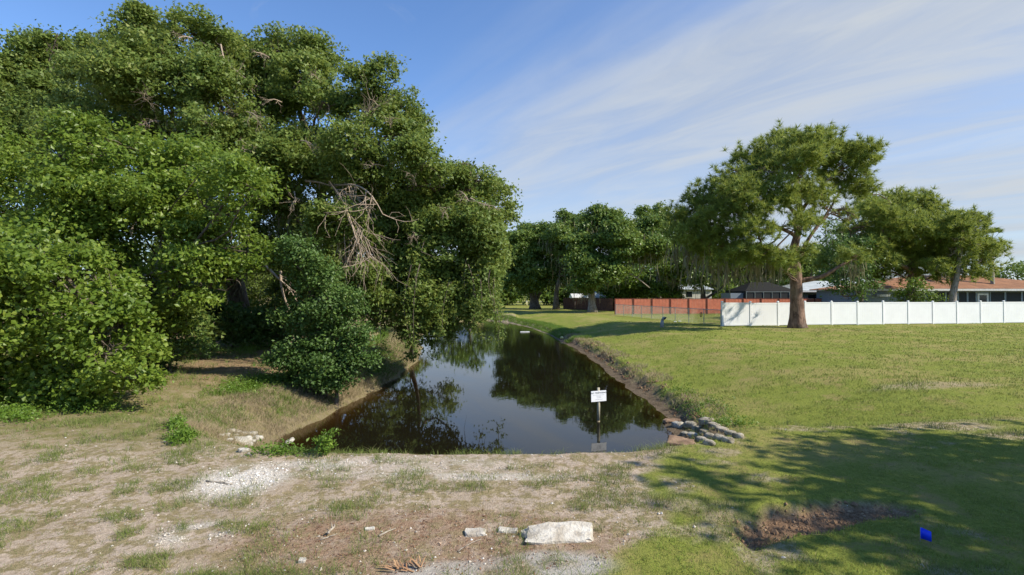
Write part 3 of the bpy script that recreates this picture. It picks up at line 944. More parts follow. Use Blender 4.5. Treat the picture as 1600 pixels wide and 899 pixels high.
dead_branch(t_lean, off_lean, [(735, 310, 18.8), (755, 320, 18.6), (772, 322, 18.5)], 0.03, 209, 5)
dead_branch(t_oak, off_oak, [(190, 110, 20), (200, 100, 20), (205, 90, 20)], 0.03, 210, 5)
dead_branch(t_oak, off_oak, [(300, 135, 20), (312, 128, 20), (325, 140, 19.8)], 0.03, 211, 6)
dead_branch(t_oak, off_oak, [(345, 70, 20.5), (350, 95, 20.2), (380, 120, 20)], 0.035, 212, 5)

rng = np.random.default_rng(260)
for k, (px, py, d) in enumerate([(210, 160, 19.6), (260, 95, 20.5), (330, 210, 19.4), (385, 175, 19.6), (440, 160, 20), (470, 220, 19.4), (300, 60, 21), (420, 90, 20.4), (150, 200, 20.4), (355, 300, 18.6), (400, 230, 19.4), (500, 130, 20.6), (250, 190, 19.6), (460, 300, 19)]):
    a_ = rng.uniform(0, 6.28)
    ux, uy = math.cos(a_) * 22, math.sin(a_) * 18
    dead_branch(t_oak, off_oak, [(px, py, d), (px + ux * .5, py + uy * .5 - 3, d - .4), (px + ux, py + uy, d - .7)], 0.026, 270 + k, 7, fan=0.6, droop=-0.2)
for k, (px, py, d) in enumerate([(610, 200, 18.6), (650, 290, 18.3), (600, 260, 18.2), (690, 340, 18.2), (640, 380, 18.2), (570, 230, 18.6), (720, 300, 18.5)]):
    a_ = rng.uniform(0, 6.28)
    ux, uy = math.cos(a_) * 20, math.sin(a_) * 18
    dead_branch(t_lean, off_lean, [(px, py, d), (px + ux * .5, py + uy * .5 - 3, d - .3), (px + ux, py + uy, d - .5)], 0.024, 290 + k, 7, fan=0.6, droop=-0.3)
# leafy sprays dangling to the water from the leaning oak
rng = np.random.default_rng(301)
Cs = []
sg = Geo()
for px, py0, py1, d in [(rng.uniform(565, 775), rng.uniform(400, 450), rng.uniform(490, 545), rng.uniform(17.5, 21.5)) for _ in range(22)] + [(664, 430, 530, 19.5), (668, 440, 556, 19.3), (640, 420, 500, 19.5), (690, 440, 506, 19.3), (705, 440, 518, 19.0), (720, 430, 512, 19), (745, 430, 505, 18.8), (600, 430, 510, 20), (585, 430, 500, 20.4), (675, 420, 512, 19.5), (730, 440, 500, 19), (655, 440, 520, 19.6), (760, 430, 490, 19)]:
    a_, b_ = np.array(P(px, py0, d)), np.array(P(px + rng.uniform(-10, 10), py1, d))
    q = curve_pts(a_, b_, 10, 0.05, rng)
    sg.tube(q, np.linspace(0.02, 0.006, 10), 4, False)
    for p_ in q[1:]:
        Cs.append(p_ + rng.normal(size=(3, 3)) * 0.10)
Cs = np.concatenate(Cs)
V, Q = leafy(Cs, np.tile([0, 0, 0.1], (len(Cs), 1)), 7, 0.11, 0.12, 0.5, rng, up=0.2)
o = obj_np('hanging_spray', V - off_lean, [Q], M['oak_leaf'], t_lean); o['kind'] = 'stuff'
sg.V = [v - off_lean for v in sg.V]
o = sg.build('hanging_branch', M['oak_bark'], t_lean, True); o['kind'] = 'stuff'


# ================================================================== pines
def pine(name, label, cat, trunks, limbs, lobes, d, seed, density=3.2, per=16, L=0.5, Wd=0.035, group=None, gap=0.36, limb=0.3, moss=None, bark='pine_bark', twigs=6, up=0.7):
    rng = np.random.default_rng(seed)
    base = np.array(trunks[0][0][0], float)
    t = thing(name, label, cat, tuple(base), 0, group)
    mains = lobes
    lobes = breakup(lobes, rng, 3)
    g = wood(trunks + limbs, mains, rng, twigs, 0.12, limb, seed, 6, 0.03)
    g.V = [v - base for v in g.V]
    g.build('trunk', M[bark], t, True)
    C, N = lobe_points(lobes, density, rng, gap, 0.55, 0.6, 0.7, seed, 0.35)
    D = norm(N * 0.8 + np.array([0, 0, up]) + rng.normal(size=C.shape) * 0.35)
    C2 = np.repeat(C, 2, 0) + rng.normal(size=(len(C) * 2, 3)) * 0.26
    D2 = norm(np.repeat(D, 2, 0) + rng.normal(size=(len(C) * 2, 3)) * 0.45)
    V, Tt = needle_tufts(C2, D2, per, L, Wd, rng, 0.65)
    o = obj_np('crown', V - base, [Tt], M['pine_needle'], t, False, {'tone': np.repeat(rng.random(len(C2)), per * 3)})
    o['kind'] = 'stuff'
    if moss:
        moss_part(t, base, moss, seed + 1, 45, 0.6, 2.4, 0.05)
    return t


pb = ground(1246, 513)
PD = pb.y
trunkP = [(pb.x, pb.y, pb.z - .05)] + W3([(1245, 490, PD), (1244, 455, PD), (1244, 425, PD), (1240, 405, PD)])
lob = LB([(1250, 226, 32, PD), (1208, 234, 32, PD - 1), (1290, 232, 32, PD + 1), (1172, 258, 32, PD), (1330, 246, 28, PD), (1358, 247, 16, PD), (1140, 282, 28, PD - 1), (1230, 262, 28, PD - 3), (1300, 268, 28, PD + 2), (1112, 308, 30, PD),
          (1170, 318, 32, PD - 3), (1215, 300, 24, PD - 4), (1080, 325, 24, PD + 1), (1130, 345, 34, PD - 2), (1084, 365, 32, PD), (1185, 362, 28, PD - 4), (1240, 352, 18, PD - 4), (1112, 385, 32, PD - 1), (1160, 396, 26, PD - 3), (1206, 402, 20, PD - 4),
          (1335, 282, 18, PD + 1), (1272, 300, 16, PD - 3), (1060, 340, 14, PD), (1222, 410, 16, PD - 3), (1255, 395, 14, PD - 3), (1320, 330, 14, PD + 2), (1335, 400, 16, PD - 1), (1090, 400, 22, PD + 2), (1310, 300, 18, PD + 1), (1345, 298, 14, PD), (1285, 318, 15, PD - 1), (1330, 345, 12, PD), (1255, 308, 20, PD - 1), (1262, 345, 14, PD - 3), (1270, 225, 26, PD - 2), (1195, 270, 28, PD - 3), (1150, 300, 24, PD - 3), (1255, 255, 24, PD - 4)], zf=0.62)
lob = [(c_, tuple(1.14 * v for v in r_)) for c_, r_ in lob]
pine('pine_tree', 'tall lone pine with an umbrella crown and thick reddish trunk standing before the white fence', 'tree',
     [(trunkP, 0.50, 0.37)],
     [(W3([(1244, 425, PD), (1236, 400, PD), (1246, 370, PD), (1251, 330, PD), (1246, 290, PD), (1238, 250, PD)]), 0.34, 0.10),
      (W3([(1246, 440, PD), (1262, 437, PD - .3), (1284, 434, PD - .6), (1300, 424, PD - .9), (1318, 412, PD - 1), (1338, 405, PD - 1)]), 0.20, 0.07),
      (W3([(1243, 410, PD), (1255, 388, PD - .5), (1270, 362, PD - 1), (1292, 335, PD), (1302, 318, PD + .5), (1322, 282, PD + 1)]), 0.15, 0.05),
      (W3([(1242, 410, PD), (1222, 392, PD - 1), (1195, 384, PD - 2), (1160, 388, PD - 2), (1120, 384, PD - 1)]), 0.20, 0.06),
      (W3([(1250, 340, PD), (1228, 318, PD - 1), (1200, 300, PD - 1), (1165, 280, PD)]), 0.15, 0.05),
      (W3([(1251, 330, PD), (1275, 300, PD), (1300, 275, PD), (1335, 255, PD)]), 0.15, 0.05),
      (W3([(1248, 370, PD), (1205, 350, PD), (1150, 330, PD), (1100, 330, PD)]), 0.16, 0.05)],
     lob, PD, 401, density=5.8, per=28, L=0.44, Wd=0.045, limb=0.26, gap=0.35,
     moss=[(1110, 415, 26, PD - 1), (1140, 410, 26, PD - 1), (1085, 405, 26, PD), (1170, 405, 22, PD - 2), (1335, 412, 14, PD - 1), (1210, 400, 18, PD - 3), (1060, 385, 22, PD + 1)])

lob = LB([(1400, 325, 24), (1360, 335, 26), (1430, 322, 24), (1460, 340, 22), (1335, 362, 24), (1390, 352, 28), (1430, 362, 28), (1465, 375, 20), (1320, 390, 24), (1365, 385, 26), (1410, 392, 26), (1450, 402, 20), (1330, 415, 20), (1375, 415, 22), (1470, 410, 16), (1310, 425, 14), (1348, 312, 14), (1410, 345, 30), (1345, 400, 26), (1395, 415, 24), (1440, 418, 22), (1475, 395, 24), (1480, 360, 22), (1300, 410, 18), (1420, 430, 16), (1355, 430, 18), (1455, 375, 24), (1470, 430, 14), (1400, 405, 26), (1385, 330, 24), (1450, 335, 20), (1380, 375, 26)], 52, 3, 0.68, seed=31)
lob = [(c_, tuple(1.12 * v for v in r_)) for c_, r_ in lob]
b2 = P(1425, 480, 52)
pine('pine_tree', 'broad low pine behind the white fence, its domed crown right of the lone pine', 'tree',
     [(drop([(b2.x, b2.y, 0), tuple(P(1424, 450, 52)), tuple(P(1428, 420, 52)), tuple(P(1420, 390, 52)), tuple(P(1410, 350, 52))]), 0.50, 0.14)],
     [(W3([(1426, 425, 52), (1405, 412, 51), (1385, 405, 51), (1350, 400, 51)]), 0.25, 0.07), (W3([(1428, 420, 52), (1450, 400, 52), (1465, 385, 52)]), 0.2, 0.07)],
     lob, 52, 402, density=3.1, per=24, L=0.55, Wd=0.066, limb=0.26)
lob = LB([(1500, 345, 18), (1478, 352, 18), (1525, 362, 16), (1500, 372, 22), (1530, 385, 18), (1475, 385, 20), (1510, 405, 20), (1540, 405, 14), (1485, 410, 18), (1535, 425, 12), (1465, 415, 14), (1495, 395, 24), (1520, 345, 14), (1548, 392, 14), (1515, 425, 12)], 49, 2, 0.68, seed=32)
lob = [(c_, tuple(1.12 * v for v in r_)) for c_, r_ in lob]
b3 = P(1485, 490, 49)
pine('pine_tree', 'leaning pale trunked pine beside the brown roofed house on the right', 'tree',
     [(drop([(b3.x, b3.y, 0), tuple(P(1489, 455, 49)), tuple(P(1496, 430, 49)), tuple(P(1500, 400, 49)), tuple(P(1502, 365, 49))]), 0.36, 0.12)],
     [], lob, 49, 403, density=4.0, per=26, L=0.5, Wd=0.058, bark='pale_bark', limb=0.22)

# cabbage palm behind the right-hand pine
pd = 58
pc = P(1549, 378, pd)
t = thing('palm_tree', 'cabbage palm head with fan fronds at the right end of the pines', 'palm', (pc.x, pc.y, zt(pc.x, pc.y)))
oz = t.location.z
g = Geo().tube([(0, 0, -.1), (.1, 0, 2), (0, 0, pc.z - oz)], [0.22, 0.19, 0.2], 8, True, 0.1)
g.build('trunk', M['pale_bark'], t, True)
rng = np.random.default_rng(55)
frond_g = Geo()
for k in range(15):
    az = rng.uniform(0, 2 * math.pi); el = rng.uniform(-0.7, 1.2)
    d = np.array([math.cos(az) * math.cos(el), math.sin(az) * math.cos(el), math.sin(el)])
    hub = np.array([0, 0, pc.z - oz]) + d * 1.1
    fg = Geo().tube([(0, 0, pc.z - oz), tuple(hub)], [0.03, 0.02], 4, False)
    s = norm(np.cross(d, [0, 0, 1.0])[None])[0]
    for j in np.linspace(-1.2, 1.2, 13):
        e = d * math.cos(j) + s * math.sin(j)
        tip = hub + e * 0.95 - np.array([0, 0, 0.25])
        w = np.cross(e, d) if abs(j) > 1e-3 else np.array([0, 0, 1.0])
        w = s * math.cos(j) - d * math.sin(j)
        mid = hub + e * 0.5
        fg.add([hub, mid + w * 0.05, tip, mid - w * 0.05], [[0, 1, 2, 3]])
    fg.build('frond', M['far_oak_leaf'], t)

# dark broadleaf tree between the pines
lob = LB([(1318, 400, 24), (1300, 380, 20), (1335, 385, 22), (1325, 430, 24), (1300, 430, 18), (1345, 420, 20), (1290, 350, 14), (1310, 452, 16), (1335, 455, 16), (1355, 440, 14)], 48, 1.5, seed=33)
b4 = P(1345, 490, 48.5)
tree('shade_tree', 'dark green broadleaf tree between the lone pine and the domed pine', 'tree', [(drop([(b4.x, b4.y, 0), tuple(P(1346, 440, 48.5)), tuple(P(1325, 410, 48))]), 0.2, 0.08)],
     lob, M['shrub_leaf'], M['oak_bark'], density=3.0, per=14, rc=0.36, L=0.26, aspect=0.55, gap=0.36, seed=80, limb=0.2)
lob = LB([(1425, 452, 14), (1408, 460, 12), (1445, 460, 13), (1430, 443, 9), (1458, 466, 8), (1415, 470, 12), (1440, 475, 12)], 47.5, 0.6, seed=34)
b5 = P(1428, 490, 47.5)
tree('lime_shrub', 'bright lime green shrub peeping over the white fence before the brown roof', 'shrub', [(drop([(b5.x, b5.y, 0), tuple(P(1428, 460, 47.5))]), 0.1, 0.05)],
     lob, M['lime_leaf'], M['oak_bark'], density=4, per=14, rc=0.3, L=0.2, aspect=0.55, gap=0.3, seed=81, limb=0.12)
lob = LB([(1585, 424, 18), (1560, 432, 12), (1610, 425, 20), (1640, 425, 24)], 95, 2, 0.7, seed=35)
b6 = P(1590, 470, 95)
tree('distant_tree', 'round green tree top behind the brown roof at the right edge', 'tree', [(drop([(b6.x, b6.y, 0), tuple(P(1590, 430, 95))]), 0.3, 0.1)],
     lob, M['far_oak_leaf'], M['oak_bark'], density=1.2, per=14, rc=0.6, L=0.5, aspect=0.6, gap=0.3, seed=82, limb=0.2)

# ================================================================== far oaks beyond the canal bend
far_oaks = [
    ('low forking live oak nearest the far end of the canal, leftmost of the far oaks', [(815, 395, 28), (795, 380, 22), (835, 375, 26), (850, 395, 28), (805, 420, 26), (840, 425, 28), (790, 410, 18), (825, 360, 14), (865, 420, 22), (792, 440, 16), (820, 445, 18)],
     88, [[(836, 478, 88), (834, 462, 88), (822, 445, 88), (815, 415, 88)], [(838, 470, 88), (850, 445, 88), (852, 410, 88)]], 0.75),
    ('slim trunked oak between the forking oak and the white trunked oak', [(880, 370, 28), (905, 355, 26), (870, 395, 26), (895, 400, 28), (880, 425, 26), (860, 372, 18), (905, 430, 20), (885, 345, 14)],
     84, [[(869, 481, 84), (869, 460, 84), (875, 425, 84), (885, 390, 84)]], 0.45),
    ('white trunked oak standing at the corner of the red fence', [(930, 350, 26), (960, 365, 28), (915, 385, 26), (945, 395, 30), (980, 385, 26), (1005, 360, 26), (925, 425, 24), (955, 425, 20), (1000, 395, 26), (905, 410, 20), (1030, 385, 20), (915, 445, 18), (950, 345, 20)],
     71, [[(926, 489, 71), (924, 465, 71), (926, 440, 71), (945, 405, 71)], [(926, 445, 71), (965, 420, 71), (990, 430, 71), (1015, 450, 71)]], 0.50),
    ('tall thin crowned oak rising behind the far oaks', [(1015, 345, 18), (1005, 335, 12), (1035, 350, 16), (1045, 375, 24), (1020, 370, 22), (1055, 400, 24), (1028, 330, 10), (1060, 350, 12)],
     82, [[(1030, 475, 82), (1028, 430, 82), (1030, 380, 82)]], 0.45),
    ('moss hung oak behind the red fence, left of the lone pine', [(1075, 405, 24), (1100, 400, 24), (1060, 425, 22), (1090, 430, 24), (1120, 420, 20), (1045, 420, 18), (1130, 400, 20), (1065, 385, 20)],
     75, [[(1100, 488, 75), (1098, 450, 75), (1085, 415, 75)], [(1098, 470, 75), (1128, 450, 75), (1150, 425, 75)]], 0.5),
    ('grey green moss draped oak right behind the lone pine trunk', [(1165, 415, 22), (1190, 425, 20), (1150, 400, 20), (1215, 420, 22), (1180, 400, 18)],
     74, [[(1175, 488, 74), (1172, 450, 74), (1165, 420, 74)]], 0.4),
    ('small round oak seen just right of the lone pine trunk', [(1265, 420, 22), (1280, 400, 20), (1250, 405, 16), (1290, 425, 16)],
     76, [[(1262, 488, 76), (1264, 450, 76), (1270, 415, 76)]], 0.35),
    ('yellow green leafy tree low behind the red fence corner', [(965, 445, 20), (985, 440, 20), (1005, 450, 18), (950, 455, 14), (1030, 455, 18), (975, 460, 16), (1050, 458, 14)],
     78, [[(985, 488, 78), (985, 455, 78)]], 0.3),
]
for k, (lbl, it, d, tr, r0) in enumerate(far_oaks):
    trunks = []
    for q in tr:
        w = W3(q)
        if q is tr[0]:
            w = drop(w)
            w[0] = (w[0][0], w[0][1], zt(w[0][0], w[0][1]))
        trunks.append((w, r0 if q is tr[0] else r0 * 0.4, 0.07))
    t, off = tree('oak_tree', lbl, 'tree', trunks, LB(it, d, 3.0, 0.8, seed=90 + k), M['lime_leaf'] if k == 7 else M['far_oak_leaf'], M['pale_bark'] if k == 2 else M['oak_bark'],
         density=2.8, per=40, rc=0.38, L=0.34, aspect=0.8, tri=True, gap=0.31, gapf=0.35, seed=110 + k, inner=0.5, group='oaks beyond the canal bend', limb=0.3, twigs=4, twig_r=0.03, back=0.3)
    if k in (2, 4, 5, 1):
        spots = [(px, py + r * 0.5, r * 0.8, d - 1.5) for px, py, r in it]
        moss_part(t, off, spots, 130 + k, 60, 0.5, 2.4, 0.04)

lob = LB([(700, 455, 22), (735, 452, 24), (765, 452, 22), (793, 446, 24), (850, 440, 26), (880, 440, 26), (905, 440, 26), (940, 440, 26), (985, 430, 30), (1025, 428, 32), (1070, 428, 32), (1115, 430, 30), (1160, 432, 28), (1210, 436, 26), (1275, 440, 22)], 116, 5, 0.8, seed=150)
for k, (c_, r_) in enumerate(lob):
    tree('far_bush', '%s far bush from the canal end in the hedge row behind the far oaks' % ['first', 'second', 'third', 'fourth', 'fifth', 'sixth', 'seventh', 'eighth', 'ninth', 'tenth', 'eleventh', 'twelfth', 'thirteenth', 'fourteenth', 'fifteenth'][k], 'bush', [([(c_[0], c_[1], zt(c_[0], c_[1])), tuple(c_)], 0.15, 0.06)],
         [(c_, (r_[0] * 1.3, r_[1], r_[2])), (c_ - np.array([0, 0, r_[2] * 0.8]), (r_[0] * 1.3, r_[1], r_[2]))], M['far_oak_leaf'], M['oak_bark'], density=0.45, per=22, rc=0.75, L=0.72, aspect=0.8, tri=True, gap=0.22, seed=170 + k, limb=0.15, twigs=0, back=0.2, group='hedge row behind the far oaks')
# far tree belt closing the horizon
rng = np.random.default_rng(140)
lob = []
for k in range(70):
    x = rng.uniform(-260, 330); y = rng.uniform(170, 240)
    r = rng.uniform(4, 7)
    lob.append((np.array([x, y, r * 0.5]), (r * 1.5, r, r * 0.62)))
C, N = lobe_points(lob, 0.09, rng, 0.25, 0.2, 0.7, 0.2, 9, 0.3)
V, Q = leafy(C, N, 20, 1.2, 1.0, 0.8, rng, tri=True)
o = obj_np('distant_woods', V, [Q], M['far_oak_leaf']); tag(o, kind='stuff')

# tree standing right of the frame whose shade lies on the near lawn
rng = np.random.default_rng(150)
sc = np.array([18.0, 1.9, 8.6])
lob = []
for dx, dy, dz, r in [(0, 0, 0.8, 3.0), (-3.2, 0.8, 0.0, 2.6), (3.2, -0.5, 0.2, 2.6), (-1.5, 2.2, -0.6, 2.2), (1.5, -2.6, 0.2, 2.6), (-2.6, -2.0, -0.4, 2.6), (2.6, 2.2, 0, 2.2), (0.3, 0.6, 2.6, 2.2), (-5.2, -0.8, -1.3, 1.9), (-4.2, 2.4, -1.4, 1.5), (-4.6, -3.2, -1.0, 1.8), (5, 0, 0, 2.4), (0, -4.2, 0, 2.4)]:
    lob.append((sc + np.array([dx, dy, dz]), (r, r, r * 0.75)))
tree('roadside_oak', 'roadside oak just past the right edge shading the near lawn', 'tree', [([(18.2, 2.2, zt(18.2, 2.2)), (18.0, 2.3, 3), (17.6, 2.6, 6.5), (17.6, 2.6, 8.5)], 0.45, 0.15)],
     lob, M['oak_leaf'], M['oak_bark'], density=1.7, per=16, rc=0.32, L=0.26, aspect=0.8, tri=True, gap=0.40, seed=151, back=1.0, limb=0.4, twigs=4, low=0.7)

# ================================================================== fences
M['vinyl'] = mat_plain('white_vinyl', (0.84, 0.84, 0.83), 0.45, col2=(0.80, 0.80, 0.79), scale=1.5, spec=0.4)
mv, T = new_mat('white_vinyl_stained')
pos = T.n('ShaderNodeNewGeometry').outputs['Position']
oc_ = T.n('ShaderNodeTexCoord').outputs['Object']
sx_ = T.n('ShaderNodeSeparateXYZ', {0: oc_})
st = T.math('MULTIPLY', T.ramp(T.noise(oc_, 2.2, 4, 0.6), 0.45, 0.62), T.ramp(sx_.outputs['X'], 0.9, 0.1))
cc = T.mix(T.math('MULTIPLY', st, 0.7), (0.83, 0.83, 0.82), (0.36, 0.40, 0.38))
pr = T.n('ShaderNodeBsdfPrincipled', {'Base Color': cc, 'Roughness': 0.5})
out(T, pr.outputs[0])
M['vinyl_stained'] = mv
M['red_paint'] = mat_plain('red_brown_paint', (0.60, 0.20, 0.12), 0.75, col2=(0.48, 0.15, 0.09), scale=2.5)
M['red_post'] = mat_plain('dark_red_paint', (0.16, 0.045, 0.03), 0.8)
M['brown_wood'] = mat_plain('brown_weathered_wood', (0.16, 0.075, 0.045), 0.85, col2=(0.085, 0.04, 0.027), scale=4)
M['galv'] = mat_plain('galvanised_steel', (0.34, 0.38, 0.36), 0.45, metal=0.4, scale=4)
M['mesh_wire'] = mat_plain('dull_green_grey_wire', (0.30, 0.36, 0.30), 0.5, scale=4)


def bevel_box(g, c, s, rz=0.0):
    return g.box(c, s, rz)


# white vinyl fence, one panel about 2.45 m wide
A = ground(1128.5, 510); A = np.array([A.x, A.y])
Bq = P(1600, 504, 45.0); Bq = np.array([Bq.x, Bq.y])
u2 = (Bq - A) / np.linalg.norm(Bq - A)
PANEL = 2.43
N_WHITE = 20
base_z = zt(*A)
wf = thing('white_fence', 'long white vinyl privacy fence behind the lone pine, grey stains on its left end', 'fence', (A[0], A[1], base_z), math.atan2(u2[1], u2[0]))
pm = Geo().box((PANEL / 2, 0, 0.90), (PANEL - 0.13, 0.045, 1.66)).box((PANEL / 2, 0, 1.775), (PANEL - 0.128, 0.075, 0.10)).box((PANEL / 2, 0, 0.10), (PANEL - 0.128, 0.075, 0.16))
for k in range(13):
    pm.box((0.1 + (k + 0.5) * (PANEL - 0.2) / 13, -0.026, 0.95), ((PANEL - 0.2) / 13 - 0.004, 0.004, 1.5))
panel_me = pm.mesh('fence_panel', M['vinyl'])
stain_me = panel_me.copy(); stain_me.materials.clear(); stain_me.materials.append(M['vinyl_stained'])
post_me = Geo().box((0, 0, 0.90), (0.127, 0.127, 2.0)).mesh('fence_post', M['vinyl'])
cap = Geo()
cap.add([(-.08, -.08, 1.9), (.08, -.08, 1.9), (.08, .08, 1.9), (-.08, .08, 1.9), (-.08, -.08, 1.93), (.08, -.08, 1.93), (.08, .08, 1.93), (-.08, .08, 1.93), (0, 0, 1.985)],
        [[3, 2, 1, 0], [0, 1, 5, 4], [1, 2, 6, 5], [2, 3, 7, 6], [3, 0, 4, 7]], [[4, 5, 8], [5, 6, 8], [6, 7, 8], [7, 4, 8]])
cap_me = cap.mesh('post_cap', M['vinyl'])
for k in range(N_WHITE + 1):
    q = A + u2 * PANEL * k
    dz = zt(*q) - base_z
    o = link(bpy.data.objects.new('fence_post', post_me), wf); o.location = (PANEL * k, 0, dz)
    c_ = link(bpy.data.objects.new('post_cap', cap_me), o)
    if k < N_WHITE:
        o = link(bpy.data.objects.new('fence_panel', stain_me if k == 0 else panel_me), wf); o.location = (PANEL * k, 0, dz + 0.02)
        if k == 0:
            o['label'] = 'grey stained white panel at the fence end'

# red board fence
RD = 64.0
a, b = P(961, 480, 63), P(1310, 480, 65)
u3 = np.array([b.x - a.x, b.y - a.y]); u3 /= np.linalg.norm(u3)
rf = thing('red_fence', 'brick red painted board fence with dark posts beyond the chain link fence', 'fence', (a.x, a.y, zt(a.x, a.y)), math.atan2(u3[1], u3[0]))
RP = 2.33
pm = Geo()
nb_ = 16
for k in range(nb_):
    pm.box((0.06 + (k + 0.5) * (RP - 0.12) / nb_, -0.01 + 0.006 * ((k * 7) % 3), 0.98), ((RP - 0.12) / nb_ - 0.010, 0.022, 1.80 + 0.012 * ((k * 5) % 4)))
pm.box((RP / 2, 0.04, 0.35), (RP - 0.1, 0.04, 0.09)).box((RP / 2, 0.04, 1.55), (RP - 0.1, 0.04, 0.09))
red_me = pm.mesh('fence_panel', M['red_paint'])
rpost_me = Geo().box((0, -0.03, 0.95), (0.12, 0.11, 2.0)).mesh('fence_post', M['red_post'])
cap_rail = Geo().box((RP / 2, 0.0, 1.945), (RP, 0.10, 0.05)).mesh('cap_rail', M['red_post'])
for k in range(13):
    o = link(bpy.data.objects.new('fence_post', rpost_me), rf); o.location = (RP * k, 0, 0)
    if k < 12:
        o = link(bpy.data.objects.new('fence_panel', red_me), rf); o.location = (RP * k, 0, 0)
        o = link(bpy.data.objects.new('cap_rail', cap_rail), rf); o.location = (RP * k, 0, 0)

# dark brown board fence left of it
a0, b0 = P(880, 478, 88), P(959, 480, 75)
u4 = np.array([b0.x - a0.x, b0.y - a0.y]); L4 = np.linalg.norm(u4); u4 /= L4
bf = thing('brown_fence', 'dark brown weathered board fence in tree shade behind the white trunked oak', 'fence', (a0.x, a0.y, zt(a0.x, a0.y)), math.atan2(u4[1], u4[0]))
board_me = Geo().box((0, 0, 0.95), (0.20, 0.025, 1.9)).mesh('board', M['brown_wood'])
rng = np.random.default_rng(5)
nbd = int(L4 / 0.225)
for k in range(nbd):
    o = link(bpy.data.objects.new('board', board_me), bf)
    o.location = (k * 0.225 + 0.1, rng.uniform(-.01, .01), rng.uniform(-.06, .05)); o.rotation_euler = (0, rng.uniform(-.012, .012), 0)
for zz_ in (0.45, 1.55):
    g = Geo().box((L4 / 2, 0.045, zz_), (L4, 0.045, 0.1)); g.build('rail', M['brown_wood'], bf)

# chain link fence running from the red fence corner to the white fence
c0 = np.array([P(962, 490, 61.5).x, 61.5]); c1 = A - u2 * 0.12
u5 = c1 - c0; L5 = np.linalg.norm(u5); u5 /= L5
cz0, cz1 = zt(*c0), zt(*c1)
cf = thing('chain_link_fence', 'low green grey chain link fence in front of the red fence', 'fence', (c0[0], c0[1], cz0), math.atan2(u5[1], u5[0]))
HT = 1.25
slope = (cz1 - cz0) / L5
npost = 10
pme = Geo().tube([(0, 0, -0.2), (0, 0, HT + 0.05)], 0.032, 8).mesh('fence_post', M['galv'])
for k in range(npost):
    x = L5 * k / (npost - 1)
    o = link(bpy.data.objects.new('fence_post', pme), cf); o.location = (x, 0, slope * x)
Geo().tube([(0, 0, HT), (L5, 0, HT + slope * L5)], 0.026, 8).build('top_rail', M['galv'], cf)
g = Geo()
sp_ = 0.075
for s in (1, -1):
    for k in range(int((L5 + HT) / sp_)):
        xa = k * sp_ if s == 1 else k * sp_
        x0_, x1_ = (xa - HT, xa) if s == 1 else (xa, xa - HT)
        za, zb = 0.03, HT
        def clip(x, z, xo, zo):
            if x < 0: t_ = (0 - x) / (xo - x); return 0.0, z + (zo - z) * t_
            if x > L5: t_ = (L5 - x) / (xo - x); return L5, z + (zo - z) * t_
            return x, z
        p0 = clip(x0_, za, x1_, zb); p1 = clip(x1_, zb, x0_, za)
        if abs(p0[0] - p1[0]) < 0.02: continue
        g.tube([(p0[0], 0.004 * s, p0[1] + slope * p0[0]), (p1[0], 0.004 * s, p1[1] + slope * p1[0])], 0.0034, 3, False)
o = g.build('wire_mesh', M['mesh_wire'], cf); o['kind'] = 'stuff'
# coil of dark hose hanging on the chain link
hp = P(1110, 492, 43.2)
g = Geo()
for k in range(3):
    aa = np.linspace(0, 2 * math.pi, 20)
    g.tube(np.stack([0.13 * np.cos(aa) + 0.02 * k, np.full(20, -0.03 * k), 0.19 * np.sin(aa) - 0.01 * k], 1), 0.014, 5, False)
M['rubber_and_mouth_shade'] = mat_plain('rubber_and_mouth_shade', (0.05, 0.055, 0.05), 0.6)
o = g.build('garden_hose', M['rubber_and_mouth_shade'], None, True)
t_ = float(np.dot(np.array([hp.x, hp.y]) - c0, u5)); q = c0 + u5 * t_
o.location = (q[0] + 0.0, q[1] - 0.12, cz0 + slope * t_ + 0.80); o.rotation_euler = (0, 0, math.atan2(u5[1], u5[0]))
tag(o, 'dark hose coil hung on the chain link fence near the white fence end', 'hose')

# ================================================================== houses
M['shingle_brown'] = mat_plain('brown_shingles', (0.33, 0.165, 0.085), 0.95, col2=(0.22, 0.11, 0.06), scale=1.2, bump=0.4)
M['shingle_grey'] = mat_plain('pale_grey_metal_roof', (0.50, 0.54, 0.55), 0.6, col2=(0.36, 0.40, 0.40), scale=0.9)
M['shingle_dark'] = mat_plain('dark_grey_roof', (0.032, 0.032, 0.03), 0.95, spec=0.05)
M['blue_grey'] = mat_plain('blue_grey_stucco', (0.25, 0.30, 0.35), 0.8)
M['white_trim'] = mat_plain('white_trim', (0.74, 0.73, 0.70), 0.6)
M['white_wall'] = mat_plain('white_wall', (0.66, 0.65, 0.60), 0.8)
M['screen'] = mat_plain('dark_insect_screen', (0.028, 0.032, 0.034), 0.7)
m, T = new_mat('dark_window_glass')
pr = T.n('ShaderNodeBsdfPrincipled', {'Base Color': (0.015, 0.02, 0.022, 1), 'Roughness': 0.12, 'Specular IOR Level': 0.5})
out(T, pr.outputs[0]); M['glass'] = m


def hip_roof(name, x0, x1, y0, y1, ze, zr, inset, mat, parent, over=0.0, gable=False):
    g = Geo()
    ym = (y0 + y1) / 2
    xa, xb = (x0, x1) if gable else (x0 + inset, x1 - inset)
    V = [(x0, y0, ze), (x1, y0, ze), (x1, y1, ze), (x0, y1, ze), (xa, ym, zr), (xb, ym, zr)]
    V2 = [(v[0], v[1], v[2] - 0.10) for v in V[:4]]
    g.add(V + V2, [[0, 1, 5, 4], [2, 3, 4, 5], [0, 6, 7, 1], [1, 7, 8, 2], [2, 8, 9, 3], [3, 9, 6, 0], [9, 8, 7, 6]], [[1, 2, 5], [3, 0, 4]])
    o = g.build(name, mat, parent)
    # shingle courses on the camera side and the hips, a few mm proud
    return o


